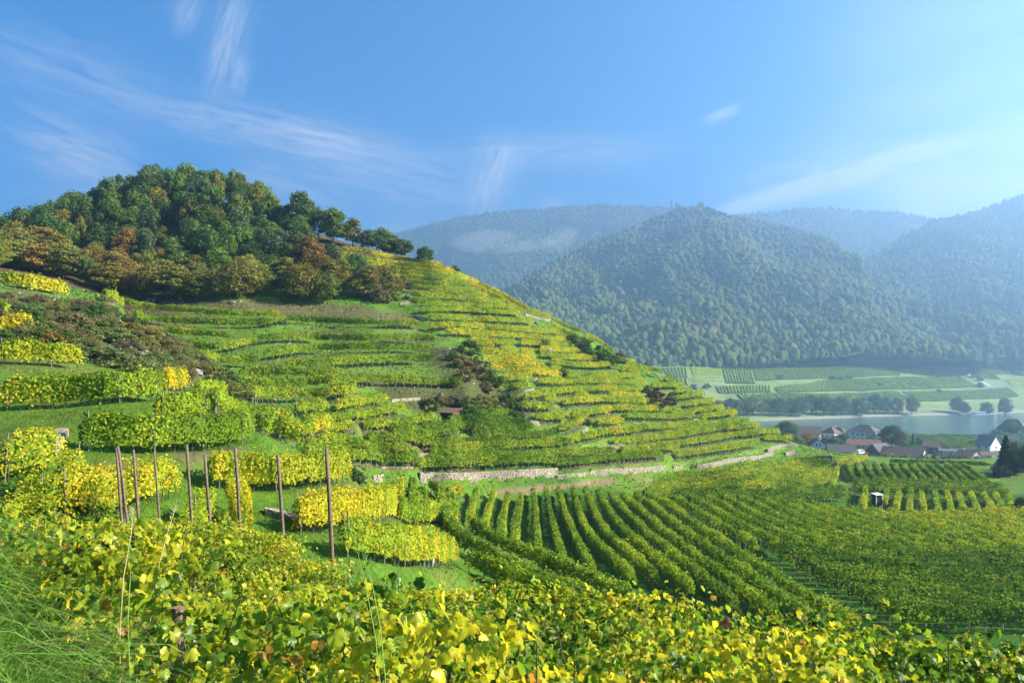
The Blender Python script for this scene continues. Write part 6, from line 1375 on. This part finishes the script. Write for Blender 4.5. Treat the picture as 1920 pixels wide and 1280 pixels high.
HB = [(1400,683,.9),(1425,681,1),(1450,680,1),(1478,678,1),(1500,682,1.2),(1255,682,1),(1270,681,1),(1290,682,1),(1310,683,1),(1555,672,1.1),(1572,674,1.5),(1585,676,1.2),(1605,662,1),(1560,712,1.1),(1575,714,1),(1590,713,1.2),(1462,711,1.0),(1878,693,1.1),(1888,697,1.3),(1902,702,1.2),(1916,704,1.2),(1812,692,1.2),(1820,700,1.2),(1828,708,1.3),(1836,714,1.1),(1300,729,1),(1325,728,1),(1760,737,.9),(1838,726,1.1),(1650,724,.8),(1795,676,1.2),(1800,684,1.1),(1330,684,1.2),(1350,685,1.1),(1376,684,1.1)]
for i, (px, py, s) in enumerate(HB):
    p = hitf(px, py)[0]; plant('bush', 'bush', 'bush', p[0], p[1], 6.5 * s, 1.25, tuple(np.array(BG if i % 3 else DG)), f'{ordinal(i)} hedge bush among the far vineyards across the river', 'hedge bushes among the far vineyards', p[2])
M_farvine = leaf_mat('far_vine', trans=.25, gloss=0.0)
def plot(corners, step, horiz, label, yel=.3, rise=1.6):
    """a far vineyard: strips of foliage over a quadrilateral given by photo corners (tl, tr, br, bl)"""
    tl, tr, br_, bl = [hitf(*c)[0] for c in corners]
    V_, F_, C_ = [], [], []; b0 = 0
    A0, A1, B0, B1 = (tl, tr, bl, br_) if horiz else (tl, bl, tr, br_)
    n = max(2, int(np.linalg.norm(((B0 - A0) + (B1 - A1)) / 2) / step))
    for k in range(n):
        f = (k + .5) / n; a = A0 + (B0 - A0) * f; b = A1 + (B1 - A1) * f; m_ = max(3, int(np.linalg.norm(b - a) / 4))
        t = np.linspace(0, 1, m_)[:, None]; p = a + (b - a) * t; p[:, 2] = zfar(p[:, 0], p[:, 1])
        dv = (b - a)[:2]; dv = dv / np.linalg.norm(dv); s = np.array([dv[1], -dv[0], 0]) * 1.0
        w = 1 + .3 * rng.normal(size=(m_, 1)); hh = rise * (1 + .15 * rng.normal(size=(m_, 1))) * np.array([0, 0, 1])
        V_.append(np.stack([p - s * w, p - s * .6 * w + hh, p + s * .6 * w + hh, p + s * w], 1).reshape(-1, 3))
        q = np.arange(m_ - 1)[:, None] * 4 + b0
        F_.append(np.concatenate([q + np.array([j, j + 4, j + 5, j + 1]) for j in range(3)])); b0 += m_ * 4
        C_.append(leaf_cols(np.full(m_ * 4, yel + .08) + .1 * rng.normal(size=m_ * 4), m_ * 4) * .9)
    o = link('vineyard', fast_mesh('vineyard', np.concatenate(V_), np.concatenate(F_), np.concatenate(C_)), mat=M_farvine); tag(o, label, 'vineyard', 'vineyard plots across the river', 'stuff')
for c, s, hz, lab, y in [
 ([(1241,690),(1290,689),(1291,708),(1254,709)],4.4,0,'leftmost striped plot across the river, beside the hill ridge',.3),([(1256,711),(1291,710),(1292,723),(1268,723)],4.4,0,'small striped plot just below the leftmost one',.3),([(1295,688),(1352,688),(1353,704),(1298,705)],9,1,'plot with level rows, second from the left across the river',.2),
 ([(1354,693),(1410,691),(1417,719),(1361,719)],4.6,0,'tall striped plot right of the level rows',.28),([(1412,693),(1462,691),(1470,712),(1419,714)],4.4,0,'striped plot fourth from the left in the upper band',.3),([(1463,691),(1521,689),(1537,710),(1471,712)],4.4,0,'striped plot fifth from the left in the upper band',.25),
 ([(1523,689),(1589,687),(1622,706),(1540,710)],4.6,0,'slanted striped plot in the middle of the upper band',.3),([(1591,687),(1676,687),(1690,704),(1625,706)],4.6,0,'slanted plot right of the middle of the upper band',.33),([(1690,691),(1807,687),(1809,699),(1697,702)],9,1,'plot with nearly level rows left of the winding road',.25),
 ([(1341,725),(1446,723),(1447,736),(1348,738)],4.6,0,'low striped plot right above the river trees',.28),([(1451,727),(1537,714),(1540,734),(1460,737)],4.4,0,'left part of the long slanted lower plot',.3),([(1538,714),(1687,708),(1762,729),(1541,734)],4.8,0,'middle of the long slanted lower plot',.34),([(1688,708),(1798,705),(1832,724),(1764,729)],4.8,0,'right part of the long slanted lower plot beside the road',.38),
 ([(1380,741),(1680,734),(1715,750),(1390,749)],5,0,'striped plot close behind the river trees',.32),([(1690,735),(1893,728),(1912,743),(1725,754)],5,0,'striped plot low at the right, above the ferry',.35),([(1849,690),(1875,688),(1894,701),(1860,704)],4.8,0,'small slanted plot right of the winding road',.3),([(1822,688),(1845,688),(1879,712),(1838,710)],4.8,0,'narrow plot just right of the winding road',.33),
 ([(1511,651),(1624,649),(1684,667),(1507,667)],13,1,'terraced plot in the notch of the wooded mountain',.35),([(1850,668),(1960,662),(1960,676),(1862,680)],11,1,'pale terraced plot under the right mountain',.35),([(1600,672),(1780,671),(1780,679),(1590,681)],11,1,'grassy strip plot under the front spur',.35),([(1885,712),(1960,708),(1960,724),(1900,727)],8,1,'level plot at the right edge above the ferry',.35),
 ([(1300,706),(1352,706),(1358,719),(1300,719)],30,1,'bare grass plot between striped plots',.4)]: plot(c, s, hz, lab, y)
# the field on the near bank beyond the village
def flat_plot(xa, xb, ya, yb, step, label):
    V_, F_, C_ = [], [], []; b0 = 0
    for y in np.arange(ya, yb, step):
        xs = np.arange(xa, xb, 3.0); m_ = len(xs); yy = y + .5 * np.sin(xs / 30); z = sample(ZG, xs, yy); p = np.stack([xs, yy, z], -1)
        w = .6 + .2 * rng.normal(size=(m_, 1)); s = np.array([0, 1.0, 0]); hh = 1.5 * (1 + .2 * rng.normal(size=(m_, 1))) * np.array([0, 0, 1])
        V_.append(np.stack([p - s * w, p - s * .6 * w + hh, p + s * .6 * w + hh, p + s * w], 1).reshape(-1, 3)); q = np.arange(m_ - 1)[:, None] * 4 + b0
        F_.append(np.concatenate([q + np.array([j, j + 4, j + 5, j + 1]) for j in range(3)])); b0 += m_ * 4; C_.append(leaf_cols(np.full(m_ * 4, .15) + .12 * rng.normal(size=m_ * 4), m_ * 4) * .8)
    tag(link('vineyard', fast_mesh('vineyard', np.concatenate(V_), np.concatenate(F_), np.concatenate(C_)), mat=M_farvine), label, 'vineyard', None, 'stuff')
flat_plot(212, 400, 425, 538, 3.2, 'flat green vineyard between the village and the river')
M_road = simple('pale_road', (.42, .40, .36), .9, .1, .2)
rp = resample(np.array([(1808,686),(1812,694),(1818,703),(1830,711),(1842,717),(1852,722),(1858,726)], float), 2); w3 = hitf(rp[:, 0], rp[:, 1])
w3 = w3[np.argsort(-w3[:, 1])]; dv = np.gradient(w3[:, :2], axis=0); dv /= np.linalg.norm(dv, axis=1, keepdims=True); sd = np.stack([dv[:, 1], -dv[:, 0], 0 * dv[:, 0]], -1) * 2.4
vv = np.stack([w3 - sd, w3 + sd], 1).reshape(-1, 3); vv[:, 2] = zfar(vv[:, 0], vv[:, 1]) + .5
tag(link('road', fast_mesh('road', vv, np.array([(2*i, 2*i+1, 2*i+3, 2*i+2) for i in range(len(w3) - 1)])), mat=M_road), 'pale winding road down through the far vineyards', 'road', kind='structure')
# ferry moored at the far bank
fd = 812; x = (1838 - CX) / F * fd; root = empty('ferry', (x, fd, -42.5), radians(6)); tag(root, 'pale flat ferry with ramps and masts moored at the far river bank', 'ferry')
mb = Mesher(); mb.add([(-14,-3,.9),(14,-3,.9),(14,3,.9),(-14,3,.9),(-11,-2.6,-.5),(11,-2.6,-.5),(11,2.6,-.5),(-11,2.6,-.5)], [(0,1,2,3),(0,4,5,1),(1,5,6,2),(2,6,7,3),(3,7,4,0)]); link('hull', mb.mesh('hull', MW['grey']), root)
mb = Mesher(); mb.box((-5, -1.6, .903), (4, 1.6, 3.4)); ca = link('cabin', mb.mesh('cabin', M_white), root)
for k in range(5): mb = Mesher(); mb.box((-4.6 + 1.75 * k, -1.66, 1.9), (-3.4 + 1.75 * k, -1.603, 2.9)); link('window', mb.mesh('window', M_win), ca)
mb = Mesher(); mb.box((-6, -2.2, 3.403), (5, 2.2, 3.6)); link('roof', mb.mesh('roof', M_white), root)
for k in (-8, -2, 6): mb = Mesher(); mb.tube([(k, 0, .9), (k, 0, 9 if k != 6 else 7)], .16, 6); link('mast', mb.mesh('mast', M_white), root)
for sgn in (-1, 1): mb = Mesher(); mb.box((0, -2, -.1), (5, 2, .1), Matrix.Translation((14 * sgn, 0, .9)) @ Matrix.Rotation(radians(-20 if sgn > 0 else 200), 4, 'Y')); link('ramp', mb.mesh('ramp', MW['grey']), root)
# the castle ruin on the far ridge
rd = 1850 * 1.22; z0 = (HY - 400) / F * rd; root = empty('castle_ruin', ((1306 - CX) / F * rd, rd, z0)); tag(root, 'small castle ruin with square tower on the far mountain ridge', 'castle ruin')
M_ruin = simple('old_castle_stone', (.22, .19, .16), .95, .3, .08); u = rd / F
def slabs(name, xs):
    for a, b, h in xs:
        mb = Mesher(); mb.add([(a*u, -6, -25), (b*u, -6, -25), (b*u, 8, -25), (a*u, 8, -25), (a*u + 1, -5, h*u), (b*u - 1.5, -5, h*u*.93), (b*u - 1.5, 7, h*u*.9), (a*u + 1, 7, h*u)], [(4,5,6,7),(0,1,5,4),(1,2,6,5),(2,3,7,6),(3,0,4,7)]); link(name, mb.mesh(name, M_ruin), root)
slabs('tower', [(2, 14, 20)]); slabs('wall', [(-12, 3, 14), (13, 18, 11), (-26, -12, 10)]); slabs('turret', [(-48, -45, 24), (-39, -35.5, 21), (-35, -28, 16), (8, 11, 22)])
# ------------------------------------------------------------------ clouds into the sky, render settings
CLOUD_GAIN = 1.0; SKY_SAT = 2.2
cl = None
for k, (x0, y0, x1, y1, wd, amt, ns) in enumerate([
    (400,170,455,-20,24,.55,1.6),(330,60,370,-20,22,.4,1.6),(445,175,460,105,12,.5,2.0),(20,240,250,330,50,.75,1.2),(-60,70,300,190,45,.3,1.0),
    (260,195,760,295,32,.65,1.1),(560,290,900,380,60,.4,1.0),(900,400,945,270,34,.7,1.2),(880,292,1250,278,30,.4,1.1),(430,320,640,372,30,.4,1.2),
    (1345,402,1720,288,14,1.6,1.0),(1380,360,1720,300,45,.45,1.0),(1690,402,1990,330,40,1.3,.6),(1600,330,2100,220,260,.4,.12),(1900,400,2300,300,150,.6,.15),(1320,228,1392,200,9,.5,1.5),(700,445,800,425,18,.7,1.2),(1000,390,1060,375,14,.4,1.4),  # the two widest low-noise entries are an added veil whitening the sky at right
    (1500,330,2000,280,90,.25,.8),(0,380,400,390,40,.3,1.0)]):
    mk = cirrus(x0, y0, x1, y1, wd, amt * 1.55, ns * 5.5, k + 1, 5.0)
    cl = mk if cl is None else wmath('ADD', cl, mk)
cl = wmath('MINIMUM', wmath('MULTIPLY', cl, CLOUD_GAIN), .85)
mixc = WN.new('ShaderNodeMix'); mixc.data_type = 'RGBA'
WL.new(cl, mixc.inputs['Factor']); hs = WN.new('ShaderNodeHueSaturation'); hs.inputs['Saturation'].default_value = SKY_SAT; hs.inputs['Hue'].default_value = .490; WL.new(sky.outputs[0], hs.inputs['Color']); WL.new(hs.outputs[0], mixc.inputs['A']); mixc.inputs['B'].default_value = (4.5, 4.6, 4.8, 1)
WL.new(mixc.outputs['Result'], w_bg.inputs['Color'])
scene.render.engine = 'CYCLES'
cy = scene.cycles
cy.max_bounces = 6; cy.diffuse_bounces = 2; cy.glossy_bounces = 2; cy.transmission_bounces = 4; cy.volume_bounces = 1; cy.transparent_max_bounces = 6
cy.use_denoising = True
try: cy.denoiser = 'OPENIMAGEDENOISE'
except Exception: pass
cy.use_fast_gi = False; cy.sample_clamp_indirect = 6
cy.volume_step_rate = 4.0
vs = scene.view_settings
scene.display_settings.display_device = 'sRGB'
vs.view_transform = 'Standard'; vs.look = 'None'; vs.exposure = 2.2; vs.gamma = 1.0; vs.use_curve_mapping = False
